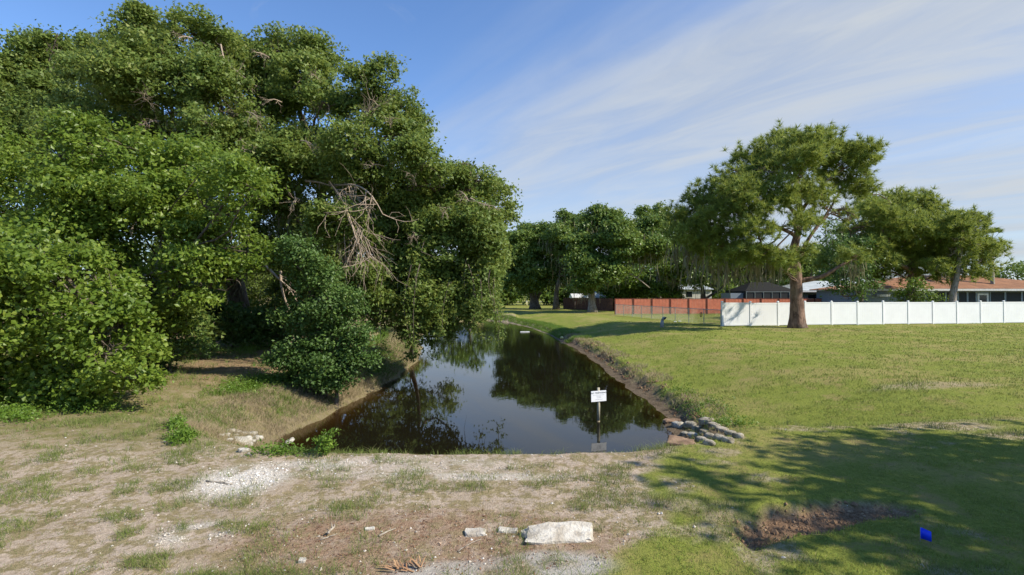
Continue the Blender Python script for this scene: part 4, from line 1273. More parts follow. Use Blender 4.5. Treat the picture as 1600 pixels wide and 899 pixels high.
def courses(parent, x0, x1, y0, ym, ze, zr, inset, mat, n=14):
    """overlapping shingle courses along the camera side slope"""
    for k in range(n):
        t0, t1 = k / n, (k + 1) / n
        xa0, xb0 = x0 + inset * t0, x1 - inset * t0
        xa1, xb1 = x0 + inset * t1, x1 - inset * t1
        ya, yb = y0 + (ym - y0) * t0, y0 + (ym - y0) * t1
        za, zb = ze + (zr - ze) * t0, ze + (zr - ze) * t1
        g = Geo()
        g.add([(xa0, ya - 0.01, za + 0.035), (xb0, ya - 0.01, za + 0.035), (xb1, yb, zb + 0.012), (xa1, yb, zb + 0.012), (xa0, ya - 0.01, za + 0.003), (xb0, ya - 0.01, za + 0.003)],
              [[0, 1, 2, 3], [4, 5, 1, 0]])
        g.build('shingle_course', mat, parent)


# long low house with brown roof on the right
HD = 57.0
hx0 = P(1350, 450, HD).x; hx1 = P(1700, 450, HD).x
hz = 0.0
ze = P(1500, 451.5, HD).z; zr = P(1500, 430.5, HD + 4.5).z
h = thing('brown_roofed_house', 'low blue grey house with a brown shingle roof behind the white fence', 'house', (hx0, HD, hz))
W_ = hx1 - hx0
px2 = lambda px: P(px, 450, HD).x - hx0
hip_roof('roof', -0.6, W_ + 0.6, -0.7, 9.5, ze, zr, 9.5, M['shingle_brown'], h)
courses(h, -0.6, W_ + 0.6, -0.7, 4.4, ze, zr, 9.5, M['shingle_brown'], 14)
Geo().box((W_ / 2, -0.72, ze - 0.12), (W_ + 1.2, 0.05, 0.22)).build('fascia', M['white_trim'], h)
Geo().box((W_ / 2, 4.5, (ze - 0.1) / 2), (W_, 8.8, ze - 0.14)).build('wall', M['blue_grey'], h)
gab = Geo().box((px2(1377), -0.35, ze - 0.75), (px2(1396) - px2(1380), 0.5, 0.25)); gab.build('white_eave_box', M['white_trim'], h)
# screened openings between posts
edges_ = [1458, 1478, 1497, 1512, 1526, 1547, 1571, 1597, 1622, 1648, 1674]
for k in range(len(edges_) - 1):
    xa, xb = px2(edges_[k]), px2(edges_[k + 1])
    if k == 4:
        dr = Geo().box(((xa + xb) / 2, 0.07, (ze - 0.5) / 2), (xb - xa - 0.3, 0.06, ze - 0.55)).build('door', M['white_trim'], h)
        Geo().box(((xa + xb) / 2, 0.032, (ze - 0.6) / 2 + 0.3), (xb - xa - 0.7, 0.02, ze - 1.4)).build('pane', M['glass'], dr)
        continue
    w_ = Geo().box(((xa + xb) / 2, 0.085, ze - 1.35), (xb - xa - 0.14, 0.05, 2.0)).build('window', M['screen'], h)
    fr_ = Geo()
    for s in (xa + 0.05, xb - 0.05):
        fr_.box((s, 0.055, ze - 1.35), (0.09, 0.07, 2.1))
    fr_.box(((xa + xb) / 2, 0.06, ze - 0.33), (xb - xa - 0.2, 0.06, 0.07)).box(((xa + xb) / 2, 0.06, ze - 2.3), (xb - xa - 0.2, 0.06, 0.07))
    fr_.build('frame', M['blue_grey'], w_)

# grey roofed house with screened pool cage
GD = 68.5
gx0 = P(1248, 450, GD).x; gx1 = P(1392, 450, GD).x
h2 = thing('grey_roofed_house', 'blue grey house with a pale grey hip roof just right of the lone pine trunk', 'house', (gx0, GD, 0))
W2 = gx1 - gx0
ze = P(1300, 454.5, GD).z; zr = P(1300, 439.5, GD + 4).z
hip_roof('roof', -0.5, W2 + 0.4, -0.7, 8.5, ze, zr, 3.0, M['shingle_grey'], h2)
courses(h2, -0.5, W2 + 0.4, -0.7, 3.9, ze, zr, 3.0, M['shingle_grey'], 8)
Geo().box((W2 / 2, -0.72, ze - 0.1), (W2 + 0.9, 0.05, 0.18)).build('fascia', M['white_trim'], h2)
Geo().box((W2 / 2, 4.2, (ze - 0.14) / 2), (W2, 8.0, ze - 0.16)).build('wall', M['blue_grey'], h2)
for pa, pbx in ((1325, 1345), (1264, 1276)):
    xa, xb = P(pa, 450, GD).x - gx0, P(pbx, 450, GD).x - gx0
    w_ = Geo().box(((xa + xb) / 2, 0.17, ze - 1.1), (xb - xa, 0.06, 1.3)).build('window', M['glass'], h2)
    Geo().box(((xa + xb) / 2, 0.15, ze - 1.1), (xb - xa + 0.1, 0.04, 0.09)).box(((xa + xb) / 2, 0.15, ze - 0.42), (xb - xa + 0.16, 0.05, 0.09)).box(((xa + xb) / 2, 0.15, ze - 1.78), (xb - xa + 0.16, 0.05, 0.09)).build('frame', M['white_trim'], w_)

CD = 67.0
cx0 = P(1142, 450, CD).x; cx1 = P(1247, 450, CD).x
h3 = thing('pool_cage', 'dark screened pool enclosure with a low peaked roof left of the lone pine trunk', 'pool enclosure', (cx0, CD, 0))
W3_ = cx1 - cx0
ze = P(1200, 455, CD).z; zr = P(1200, 441.0, CD + 3).z
hip_roof('screen_roof', 1.9, W3_, 0, 6.5, ze, zr, 2.2, M['shingle_dark'], h3)
Geo().box((W3_ / 2 + 0.95, 3.2, (ze - 0.11) / 2), (W3_ - 1.95, 6.4, ze - 0.12)).build('screen_wall', M['screen'], h3)
g = Geo().box((1.0, 2.0, 1.35), (1.7, 3.0, 2.6))
g.build('side_wall', M['blue_grey'], h3)
for x in np.linspace(2.0, W3_ - 0.05, 7):
    Geo().tube([(x, -0.03, 0), (x, -0.03, ze - 0.1)], 0.045, 6).build('frame_post', M['galv'], h3)
for z_ in (1.1, ze - 0.12):
    Geo().tube([(1.95, -0.035, z_), (W3_, -0.035, z_)], 0.035, 6).build('frame_rail', M['galv'], h3)

# far small houses glimpsed between the trees
for nm, lbl, pa, pb_, y0, y1, d, rm in [
        ('white_house', 'small white walled house glimpsed through moss behind the red fence', 1058, 1112, 452, 443, 86, 'shingle_grey'),
        ('white_cottage', 'tiny white gabled cottage above the brown fence', 896, 912, 465, 459, 97, 'white_wall'),
        ('white_shed', 'far white building seen through the leaning oak leaves', 713, 733, 458, 447, 92, 'white_wall'),
        ('grey_shed', 'grey roofed shed behind the corner of the brown and red fences', 918, 968, 465, 456, 82, 'shingle_grey')]:
    xa, xb = P(pa, 460, d).x, P(pb_, 460, d).x
    w = xb - xa
    hh = thing(nm, lbl, 'shed' if 'shed' in nm else 'house', (xa, d, 0))
    ze = P(pa, y0, d).z; zr = P(pa, y1, d + 2.0).z
    hip_roof('roof', -0.25, w + 0.25, -0.3, 5.3, ze, zr, w * 0.25, M[rm], hh, gable=(nm == 'white_cottage'))
    Geo().box((w / 2, 2.5, (ze - 0.11) / 2), (w, 5.0, ze - 0.13)).build('wall', M['brown_wood'] if nm == 'grey_shed' else M['white_wall'], hh)
    wn = Geo().box((w * 0.35, -0.01, ze - 0.9), (min(1.0, w * 0.25), 0.06, 0.9)).build('window', M['glass'], hh)
    Geo().box((w * 0.35, -0.03, ze - 1.4), (min(1.2, w * 0.3), 0.08, 0.07)).build('sill', M['white_trim'], wn)

# ================================================================== small things
# sign on a post in the water
sgp = ground(935, 659.5)
M['sign_post_wood'] = mat_plain('pale_weathered_post', (0.47, 0.43, 0.31), 0.85, col2=(0.34, 0.31, 0.22), scale=12)
M['post_wet'] = mat_plain('wet_post_foot', (0.22, 0.18, 0.11), 0.5)
SD = sgp.y
sz = SD / FOC
sg_ = thing('warning_sign', 'white no trespassing sign on a wooden post standing in the canal', 'sign', (sgp.x, sgp.y, WATER_Z))
ztop = P(935, 606, SD).z - WATER_Z
Geo().tube([(0, 0, 0.03), (0.006, 0, 0.4), (0.0, 0, ztop)], [0.043, 0.043, 0.04], 10, True, 0.06).build('post', M['sign_post_wood'], sg_, True)
Geo().tube([(0, 0, -0.9), (0, 0, 0.03)], 0.0445, 10).build('post_foot', M['post_wet'], sg_, True)
bw, bh = 25.5 * sz, 16.5 * sz
bz = P(935, 618.5, SD).z - WATER_Z
M['sign_white'] = mat_plain('sign_white', (0.86, 0.86, 0.86), 0.5, col2=(0.82, 0.82, 0.81), scale=3)
bd = Geo().box((0, 0, 0), (bw, 0.012, bh)).build('board', M['sign_white'], sg_)
bd.location = (0, -0.058, bz); bd.rotation_euler = (0, R(-1.2), R(16))
M['ink'] = mat_plain('black_print', (0.05, 0.05, 0.055), 0.7)
M['ink_grey'] = mat_plain('faded_grey_print', (0.62, 0.62, 0.64), 0.7)
fc = bpy.data.curves.new('lettering', 'FONT')
fc.body = 'NO TRESPASSING'; fc.align_x = 'CENTER'; fc.align_y = 'CENTER'; fc.size = bw * 0.125; fc.extrude = 0.0008; fc.space_character = 1.02
fc.materials.append(M['ink'])
fo_tmp = link(bpy.data.objects.new('lettering', fc))
bpy.context.view_layer.update()
fme = bpy.data.meshes.new_from_object(fo_tmp.evaluated_get(bpy.context.evaluated_depsgraph_get()))
bpy.data.objects.remove(fo_tmp)
fo = link(bpy.data.objects.new('lettering', fme), bd)
fo.location = (0, -0.0075, bh * 0.30); fo.rotation_euler = (math.pi / 2, 0, 0)
g = Geo()
rng = np.random.default_rng(77)
for row, (zf, wf_) in enumerate([(0.10, 0.74), (-0.02, 0.3), (-0.14, 0.24), (-0.30, 0.5)]):
    x = -bw * wf_ / 2
    while x < bw * wf_ / 2:
        w = bw * rng.uniform(0.03, 0.09)
        g.box((x + w / 2, -0.0072, bh * zf), (w, 0.0015, bh * 0.045))
        x += w + bw * 0.018
g.build('small_print', M['ink_grey'], bd)
Geo().tube([(0, -0.014, bh * 0.42), (0, -0.006, bh * 0.42)], 0.006, 8).build('screw', M['galv'], bd)

# blue marker flag
f = ground(1446, 850)
fl = thing('marker_flag', 'small bright blue utility marker flag stuck in the shaded grass', 'flag', tuple(f))
fd = f.y / FOC
m, T = new_mat('blue_plastic')
b1 = T.n('ShaderNodeBsdfPrincipled', {'Base Color': (0.012, 0.075, 0.90, 1), 'Roughness': 0.4})
b2_ = T.n('ShaderNodeBsdfTranslucent', {'Color': (0.02, 0.12, 1.0, 1)})
out(T, T.n('ShaderNodeMixShader', {0: 0.4, 1: b1.outputs[0], 2: b2_.outputs[0]}).outputs[0])
M['blue'] = m
x0 = -8 * fd
Geo().tube([(x0, 0, -0.1), (x0, 0, 0.152)], 0.0025, 5).build('wire', M['galv'], fl)
g = Geo(); nn = 7
Vv = []
for i in range(nn):
    tt = i / (nn - 1)
    xx = x0 + tt * 15.5 * fd
    yy = 0.014 * math.sin(tt * 5.0)
    dr_ = -6.0 * fd * tt
    Vv += [(xx, yy, 0.150 + dr_), (xx + 0.004, yy, 0.150 - 18 * fd + dr_ * 0.6)]
    Vv += [(xx, yy + 0.0015, 0.150 + dr_), (xx + 0.004, yy + 0.0015, 0.150 - 18 * fd + dr_ * 0.6)]
qq = []
for i in range(nn - 1):
    k = i * 4
    qq += [[k, k + 1, k + 5, k + 4], [k + 2, k + 6, k + 7, k + 3], [k, k + 4, k + 6, k + 2], [k + 1, k + 3, k + 7, k + 5]]
g.add(Vv, qq)
g.build('flag', M['blue'], fl, True)


# cement bags and rubble
def blob_mesh(name, s, mat, seed, power=0.6, rough=0.26, seg=18, rings=11):
    """rounded pillow shape, flattened below"""
    th = np.linspace(0, 2 * math.pi, seg, endpoint=False); ph = np.linspace(-math.pi / 2, math.pi / 2, rings)
    def sp(v): return np.sign(v) * np.abs(v) ** power
    V = []
    for p_ in ph:
        for t_ in th:
            V.append((sp(math.cos(p_)) * sp(math.cos(t_)), sp(math.cos(p_)) * sp(math.sin(t_)), sp(math.sin(p_))))
    V = np.array(V)
    V = V * (1 + rough * 2 * (fbm(V + seed * 3.1, 1.5, 3, seed)[:, None] - 0.5) + rough * 0.5 * (fbm(V + seed, 4.5, 2, seed + 3)[:, None] - 0.5))
    V[:, 2] = np.maximum(V[:, 2], -0.7)
    V = V * np.array(s) / 2
    Q = [[r * seg + k, r * seg + (k + 1) % seg, (r + 1) * seg + (k + 1) % seg, (r + 1) * seg + k] for r in range(rings - 1) for k in range(seg)]
    return mesh_np(name, V, [np.array(Q)], mat, True)


bag_me = [blob_mesh('cement_bag', (0.36, 0.24, 0.17), M['bag'], k) for k in range(4)]
bag_wh = [blob_mesh('cement_bag', (0.34, 0.24, 0.17), M['bag_white'], k + 9) for k in range(3)]
ordw = ['first', 'second', 'third', 'fourth', 'fifth', 'sixth', 'seventh', 'eighth', 'ninth']
rng = np.random.default_rng(66)


def bag(px, py, wpx, rz, lbl, grp, white=False, tilt=0.0, name='cement_bag', cat='cement bag', hs=1.15, lift=0.22):
    p = ground(px, py)
    me = (bag_wh if white else bag_me)[rng.integers(0, 3)]
    o = link(bpy.data.objects.new(name, me))
    s = wpx * p.y / FOC / 0.34
    o.scale = (s, s, s * hs)
    o.location = (p.x, p.y, p.z + 0.17 * s * hs * lift)
    o.rotation_euler = (rng.uniform(-.12, .12), tilt + rng.uniform(-.1, .1), rz + rng.uniform(-.2, .2))
    return tag(o, lbl, cat, grp)


GR = 'cement bags in the pile at the right corner of the canal'
rows = [('top', [(1103, 662, 19), (1115, 669, 16), (1127, 675, 17), (1141, 680, 15), (1153, 684, 15)]),
        ('middle', [(1059, 667, 16), (1078, 667, 17), (1090, 673, 15), (1101, 679, 14), (1109, 684, 14), (1124, 687, 16), (1137, 692, 17)]),
        ('bottom', [(1070, 680, 11), (1083, 683, 15), (1096, 690, 16), (1108, 695, 15)])]
for rn, its in rows:
    for k, (px, py, w) in enumerate(its):
        wh = (rn, k) in (('bottom', 1), ('middle', 0))
        bag(px, py, w * 1.12, R(-38), '%s%s cement bag from the water in the %s row of the right corner pile' % ('pale ' if wh else 'grey ', ordw[k], rn) if not wh else 'chalky white cement bag, %s from the water in the %s row of the right pile' % (ordw[k], rn), GR, wh)
GL = 'broken concrete and bags in the pile at the left corner of the canal'
left = [(377, 692, 30, 'large flat slab, the biggest piece of the left corner pile', True, R(35)), (391, 681, 17, 'grey lump at the back of the left corner pile beside the grass', False, 0.3),
        (401, 688, 18, 'sloping pale slab at the water side of the left corner pile', True, -0.6), (393, 692, 13, 'pale lump wedged in the middle of the left corner pile', True, -0.3), (387, 698, 15, 'pale lump low in the left corner pile', True, 0.5),
        (381, 706, 15, 'pale lump at the front foot of the left corner pile', True, 0.2), (391, 711, 8, 'small pale stone just in front of the left corner pile', True, 0.1), (359, 676, 13, 'weathered lump at the upper left of the left corner pile', False, 0.4),
        (369, 677, 13, 'weathered lump at the back centre of the left corner pile', False, 0.1), (380, 679, 12, 'brownish lump behind the big slab of the left corner pile', False, 0.6), (352, 682, 13, 'pale lump second from the left of the left corner pile', True, 0.2),
        (344, 683, 11, 'flat pale stone at the far left of the left corner pile', True, 0.1), (357, 690, 13, 'pale lump in the grass before the left corner pile', True, 0.5), (367, 683, 11, 'small brown lump inside the left corner pile', False, 0.5)]
for px, py, w, lbl, wh, rz in left:
    bag(px, py, w * 1.1, rz, lbl, GL, wh, hs=0.6 if w > 20 else 0.85, name='concrete_lump', cat='concrete lump', lift=0.25)
bag(453, 695, 15, R(40), 'pale concrete block sticking up at the left shore of the canal', None, True, R(-28), 'concrete_block', 'concrete block', 0.8, 0.8)
bag(436, 700, 14, 0.2, 'buff broken concrete lying in grass at the left shore', None, False, 0.0, 'concrete_block', 'concrete block', 0.5)


def slab(name, label, cat, px, py, size, rz, mat, seed, tilt=0.0, sink=0.3, chip=0.05, jag=0.35):
    """broken concrete slab: subdivided box with ragged edges"""
    p = ground(px, py)
    n = (max(4, int(size[0] / 0.03)), max(3, int(size[1] / 0.03)), max(3, int(size[2] / 0.03)))
    import bmesh
    bm = bmesh.new()
    bmesh.ops.create_cube(bm, size=1.0)
    bmesh.ops.subdivide_edges(bm, edges=bm.edges, cuts=5, use_grid_fill=True)
    V = np.array([v.co[:] for v in bm.verts])
    q = V * np.array(size)
    rr = np.abs(V * 2)
    corner = np.sort(rr, 1)[:, 1]                       # near an edge?
    V2 = q * (1 - 0.06 * sstep(0.6, 1.0, corner)[:, None])
    V2 = V2 + (np.stack([fbm(q + seed * 5, 6, 3, seed + k) for k in range(3)], 1) - 0.5) * chip * 2
    V2[:, 0] += (fbm(np.stack([q[:, 1], q[:, 2] * 2, q[:, 0] * 0], 1) + seed, 7, 2, seed) - 0.5) * jag * size[0] * sstep(0.5, 1, rr[:, 0])
    for v, c_ in zip(bm.verts, V2):
        v.co = c_
    me = bpy.data.meshes.new(name); bm.to_mesh(me); bm.free()
    me.materials.append(mat)
    o = link(bpy.data.objects.new(name, me))
    o.location = (p.x, p.y, p.z + size[2] * (0.5 - sink)); o.rotation_euler = (tilt, rng.uniform(-.04, .04), rz)
    return tag(o, label, cat)


slab('concrete_kerb', 'broken white concrete kerb piece half buried in the foreground dirt', 'kerb', 878, 842, (0.70, 0.24, 0.16), R(8), M['concrete'], 3, R(17), 0.5, 0.04, 0.3)
slab('concrete_chunk', 'flat white concrete chunk left of the broken kerb', 'concrete chunk', 745, 838, (0.20, 0.12, 0.06), R(4), M['concrete'], 5, 0.1, 0.3, 0.03)
slab('concrete_chunk', 'small pale concrete flake between the chunk and the broken kerb', 'concrete chunk', 795, 834, (0.20, 0.09, 0.05), R(-8), M['concrete'], 7, 0.1, 0.35, 0.03)
slab('concrete_chunk', 'ragged pale lump touching the left end of the broken kerb', 'concrete chunk', 828, 838, (0.16, 0.12, 0.07), R(20), M['concrete'], 15, 0.1, 0.4, 0.04)
slab('concrete_chunk', 'little white stone flake in the brown leaf litter', 'concrete chunk', 577, 829, (0.10, 0.05, 0.03), R(10), M['concrete'], 8, 0.1, 0.3, 0.015)
slab('concrete_chunk', 'little greenish white stone near the bottom left grass', 'concrete chunk', 472, 880, (0.06, 0.05, 0.04), R(10), M['concrete'], 9, 0.1, 0.3, 0.015)
M['mud_slab'] = mat_plain('rusty_brown_slab', (0.30, 0.20, 0.125), 0.8, col2=(0.16, 0.10, 0.06), scale=6, bump=0.5)
slab('mud_slab', 'flat rusty brown slab at the waterline under the right corner pile', 'slab', 1064, 695, (0.42, 0.34, 0.10), R(-30), M['mud_slab'], 11, R(8), 0.3, 0.03)
slab('mud_slab', 'tan mud slab at the waterline above the right corner pile', 'slab', 1050, 660, (0.42, 0.34, 0.08), R(-20), M['mud_slab'], 12, R(4), 0.3, 0.03)
M['grey_wood'] = mat_plain('grey_driftwood', (0.42, 0.37, 0.30), 0.9, col2=(0.25, 0.21, 0.16), scale=14)
M['white_board'] = mat_plain('white_floating_board', (0.78, 0.78, 0.76), 0.5)


def stick(name, label, cat, a_, b_, r, mat, lift=0.02, n=7, bend=0.06, twigs=2):
    pa, pb_ = ground(*a_), ground(*b_)
    q = curve_pts(pa, pb_, n, bend, rng)
    for k in range(n):
        q[k, 2] = zt(q[k, 0], q[k, 1]) + lift
    org = q[0].copy()
    g = Geo().tube(q - org, np.linspace(r, r * 0.55, n), 7, True, 0.2)
    for _ in range(twigs):
        s = q[rng.integers(2, n - 1)] - org
        g.tube([s, s + rng.normal(size=3) * np.array([.06, .06, .02]) + [0, 0, .02]], [r * .5, r * .2], 5)
    o = g.build(name, mat, None, True); o.location = org
    return tag(o, label, cat)


stick('driftwood', 'short upright grey wood splinter in the leaf litter', 'driftwood', (513, 838), (522, 826), 0.016, M['grey_wood'], 0.03)
stick('twig', 'thin dark twig lying beside the wood splinter', 'twig', (500, 846), (527, 838), 0.007, M['grey_wood'], 0.01)
stick('weathered_board', 'flat grey weathered board strip lying left of the concrete chunk', 'board', (592, 840), (618, 828), 0.014, M['grey_wood'], 0.01, 5, 0.01, 0)
stick('fallen_branch', 'thin grey branch lying on the sand in the left foreground', 'branch', (322, 753), (362, 760), 0.013, M['grey_wood'], 0.012)
stick('dry_stalk', 'pale curved dry stalk below the concrete chunk', 'stalk', (716, 866), (752, 846), 0.006, M['grey_wood'], 0.012)

# floating white board, ball, pipe, markers
p = ground(820, 519.5)
o = Geo().box((0, 0, 0), (0.86, 0.22, 0.07), R(8)).build('floating_board', M['white_board']); o.location = (p.x, p.y, WATER_Z + 0.03)
bv = o.modifiers.new('edge', 'BEVEL'); bv.width = 0.015; bv.segments = 2
tag(o, 'white board floating on the far water', 'board')
M['ball'] = mat_plain('yellow_ball', (0.80, 0.66, 0.25), 0.4)
p = ground(878, 531)
me = blob_mesh('ball', (0.28, 0.28, 0.28), M['ball'], 2, 1.0, 0.01, 16, 10)
o = link(bpy.data.objects.new('ball', me)); o.location = (p.x, p.y, max(p.z, WATER_Z) + 0.09)
tag(o, 'pale yellow ball at the water edge of the far right bank', 'ball')
p = ground(1034, 512)
M['grey_paint'] = mat_plain('grey_paint', (0.34, 0.34, 0.33), 0.6)
pp = thing('standpipe', 'leaning grey standpipe with a dark open mouth on the far lawn', 'pipe', tuple(p))
Geo().tube([(0, 0, -.1), (0.02, 0, 0.30), (0.06, 0, 0.58)], [0.15, 0.14, 0.10], 10, True, 0.05).build('pipe', M['grey_paint'], pp, True)
Geo().tube([(0.06, 0, 0.55), (0.13, -0.04, 0.70), (0.20, -0.08, 0.72)], [0.11, 0.11, 0.10], 10, True).build('elbow', M['grey_paint'], pp, True)
Geo().tube([(0.205, -0.083, 0.72), (0.27, -0.12, 0.66)], [0.105, 0.12], 10, True).build('mouth', M['rubber_and_mouth_shade'], pp, True)  # closed dark piece, its colour stands in for shade inside the pipe opening
for k, (px, py, lbl) in enumerate([(1055, 504, 'small white litter on the lawn left of its twin near the chain link'), (1062, 503.5, 'small white litter on the lawn nearest the chain link')]):
    p = ground(px, py)
    o = link(bpy.data.objects.new('litter_scrap', blob_mesh('litter_scrap', (0.30, 0.18, 0.10), M['white_board'], 30 + k, 0.8, 0.3)))
    o.location = (p.x, p.y, p.z + 0.04); tag(o, lbl, 'litter')
M['yellow_paint'] = mat_plain('pale_yellow_paint', (0.75, 0.68, 0.35), 0.5)
p = P(823, 477, 105)
mk = thing('marker_post', 'pale yellow marker post on the grass beyond the canal end', 'post', (p.x, p.y, zt(p.x, p.y)))
Geo().tube([(0, 0, -.1), (0, 0, 1.0)], 0.12, 8).build('post', M['yellow_paint'], mk, True)
Geo().tube([(0, 0, 1.0), (0, 0, 1.15)], [0.15, 0.08], 8).build('cap', M['white_board'], mk, True)
# far pale road
rd = Geo(); rd.add([(-60, 150, 0), (60, 150, 0), (60, 158, 0), (-60, 158, 0)], [[0, 1, 2, 3]])
V_ = np.concatenate(rd.V); V_[:, 2] = terrain(V_[:, 0], V_[:, 1]) + 0.25
o = obj_np('road', V_, [np.array([[0, 1, 2, 3]])], mat_plain('pale_road', (0.36, 0.34, 0.31), 0.9)); tag(o, kind='structure')

# ================================================================== ground cover
def cover_points(n, dlo, dhi, rng, spread=1.12, power=1.0):
    d = np.exp(rng.uniform(math.log(dlo), math.log(dhi), n))
    x = rng.uniform(-1, 1, n) * d * spread
    return x, d


def blades(x, y, rng, per, h, w, lean=0.5, spread=0.05, hj=0.5):
    n = len(x)
    cnt = per
    X = np.repeat(x, cnt); Y = np.repeat(y, cnt)
    H = np.repeat(h * np.ones(n), cnt) * rng.uniform(1 - hj, 1 + hj, n * cnt)
    Wd = np.repeat(w * np.ones(n), cnt)
    sp = np.repeat(spread * np.ones(n), cnt)
    m = len(X)
    X = X + rng.normal(size=m) * sp; Y = Y + rng.normal(size=m) * sp
    Z = terrain(X, Y)
    a = rng.uniform(0, 2 * math.pi, m)
    sx, sy = np.cos(a) * Wd * 0.5, np.sin(a) * Wd * 0.5
    l1 = rng.normal(size=(m, 2)) * lean * H[:, None]
    B = np.stack([X, Y, Z - 0.008], 1)
    s = np.stack([sx, sy, np.zeros(m)], 1)
    mid = B + np.concatenate([l1 * 0.35, (H * 0.6)[:, None]], 1)
    tip = B + np.concatenate([l1, (H * 0.95)[:, None]], 1)
    V = np.stack([B - s, B + s, mid + s * 0.8, mid - s * 0.8, tip], 1)
    b = np.arange(m)[:, None] * 5
    Q = b + np.array([0, 1, 2, 3]); Tt = b + np.array([3, 2, 4])
    TONE['v'] = np.repeat(np.repeat(rng.random(n), cnt), 5)
    return V.reshape(-1, 3), Q, Tt


def cover(name, x, y, rng, per, h, w, mat, **kw):
    V, Q, Tt = blades(x, y, rng, per, h, w, **kw)
    o = obj_np(name, V, [Q, Tt], mat, None, False, {'tone': TONE['v']})
    return tag(o, kind='stuff')


rng = np.random.default_rng(500)
# lawn on the right
x, y = cover_points(80000, 3.6, 48, rng)
z_ = zones(x, y)
k = (z_['lawn'] > rng.random(len(x)) * 0.9) & (z_['o'] > 0.5) & (y < 60)
k &= rng.random(len(x)) < 0.25 + 0.75 * sstep(0.42, 0.54, z_['n2'] * 0.6 + z_['n1'] * 0.4)
x, y = x[k], y[k]
sc_ = np.clip(y / 9.0, 0.8, 4.0)
shade_len = 0.038 * (0.7 + 0.7 * fbm(np.stack([x, y], 1), 0.8, 3, 41)) * np.clip(y / 9, 0.95, 1.7)
cover('lawn_grass', x, y, rng, 4, shade_len, 0.0078 * sc_, M['lawn_blade'], lean=0.55, spread=0.035 * sc_, hj=0.5)
# scattered tufts in the sand of the shoulder and on the left path
x, y = cover_points(72000, 3.8, 26, rng)
z_ = zones(x, y)
tuft = sstep(0.535, 0.575, fbm(np.stack([x, y * 1.5], 1), 2.1, 4, 43, 0.55))
dens = np.where(z_['leftland'] > 0.5, 0.40, 0.07) + 0.85 * tuft
dens *= (1 - z_['lawn']) * (1 - 0.9 * z_['shell']) * (1 - 0.75 * z_['litter']) * (1 - z_['soil']) * (1 - z_['pad'])
lipg = 1.5 * np.exp(-((y - 8.15) / 0.25) ** 2) * (x > -3.8) * (x < 3.4)
dens = np.maximum(dens, 0.55 * lipg * sstep(0.4, 0.6, z_['n2'] + 0.05))
k = (dens > rng.random(len(x))) & (z_['o'] > 0.35)
x, y, tf = x[k], y[k], tuft[k]
cover('roadside_grass', x, y, rng, 5, (0.024 + 0.066 * tf) * np.clip(y / 8, 1, 1.8), 0.0050 * np.clip(y / 8, 0.8, 2.2), M['tuft_blade'], lean=0.75, spread=0.030 * np.clip(y / 8, 1, 2))
# tall dry grass on the banks
yl = np.exp(rng.uniform(math.log(9.8), math.log(45), 15000)); le = np.array(LEFT_EDGE)
xl = np.interp(yl, le[:, 0], le[:, 1]) - rng.uniform(-0.05, 1.9, len(yl))
yr = np.exp(rng.uniform(math.log(10.4), math.log(40), 3200)); re_ = np.array(RIGHT_EDGE)
xr = np.interp(yr, re_[:, 0], re_[:, 1]) + rng.uniform(0.45, 1.5, len(yr))
x, y = np.concatenate([xl, xr]), np.concatenate([yl, yr])
p_ = np.stack([x, y], 1)
z_ = zones(x, y)
k = (rng.random(len(x)) < np.where(x < 0, 0.25 + 0.75 * sstep(0.36, 0.52, z_['n2']), 0.5 * sstep(0.36, 0.56, z_['n1']))) & (z_['o'] > np.where(x < 0, 0.08, 0.5))
x, y = x[k], y[k]
cover('dry_bank_grass', x, y, rng, 5, np.where(x < 0, 0.13, 0.09) * np.clip(y / 14, 0.9, 1.6), 0.0065 * np.clip(y / 11, 1, 3), M['straw'], lean=0.8, spread=0.07)

yl = np.exp(rng.uniform(math.log(10.5), math.log(70), 14000))
xl = np.interp(yl, le[:, 0], le[:, 1]) - rng.uniform(0.0, 2.6, len(yl))
yr = np.exp(rng.uniform(math.log(36), math.log(72), 5000))
xr = np.interp(yr, re_[:, 0], re_[:, 1]) + rng.uniform(0.1, 1.8, len(yr))
x, y = np.concatenate([xl, xr]), np.concatenate([yl, yr])
o_ = canal_dist(x, y)
k = (o_ > 0.12) & ((fbm(np.stack([x, y], 1), 0.9, 3, 48) > 0.55 - 0.12 * sstep(15, 19, y)) | (y > 40))
x, y = x[k], y[k]
cover('green_bank_grass', x, y, rng, 4, 0.11 * np.clip(y / 14, 0.9, 1.6), 0.008 * np.clip(y / 11, 1, 3), M['weed_leaf'], lean=0.8, spread=0.06)
# lush bright weeds in patches on the left bank and along the edges
rng = np.random.default_rng(510)
Cs = []
for px, py, rx, ry, n, hh in [(420, 600, 45, 10, 420, 0.14), (375, 612, 40, 9, 260, 0.10), (595, 555, 26, 16, 520, 0.26), (575, 585, 36, 12, 380, 0.18), (620, 575, 16, 10, 160, 0.14), (385, 545, 26, 10, 240, 0.18), (330, 550, 40, 8, 160, 0.14), (210, 600, 40, 12, 260, 0.16), (110, 640, 80, 9, 300, 0.16), (20, 655, 40, 9, 160, 0.16),
                             (285, 690, 12, 5, 110, 0.12), (275, 668, 9, 5, 60, 0.10), (640, 545, 14, 20, 160, 0.2), (610, 510, 30, 18, 260, 0.25), (430, 709, 40, 4, 60, 0.07), (1100, 640, 40, 16, 90, 0.08), (1140, 665, 30, 6, 70, 0.08), (1060, 612, 24, 8, 60, 0.06)]:
    for _ in range(n):
        a_ = rng.normal(size=2) * 0.55
        p = ground(px + a_[0] * rx, py + a_[1] * ry) if False else None
        Cs.append((px + a_[0] * rx, py + a_[1] * ry, hh)) if rng.random() < 0.7 else None
Cs = np.array(Cs)
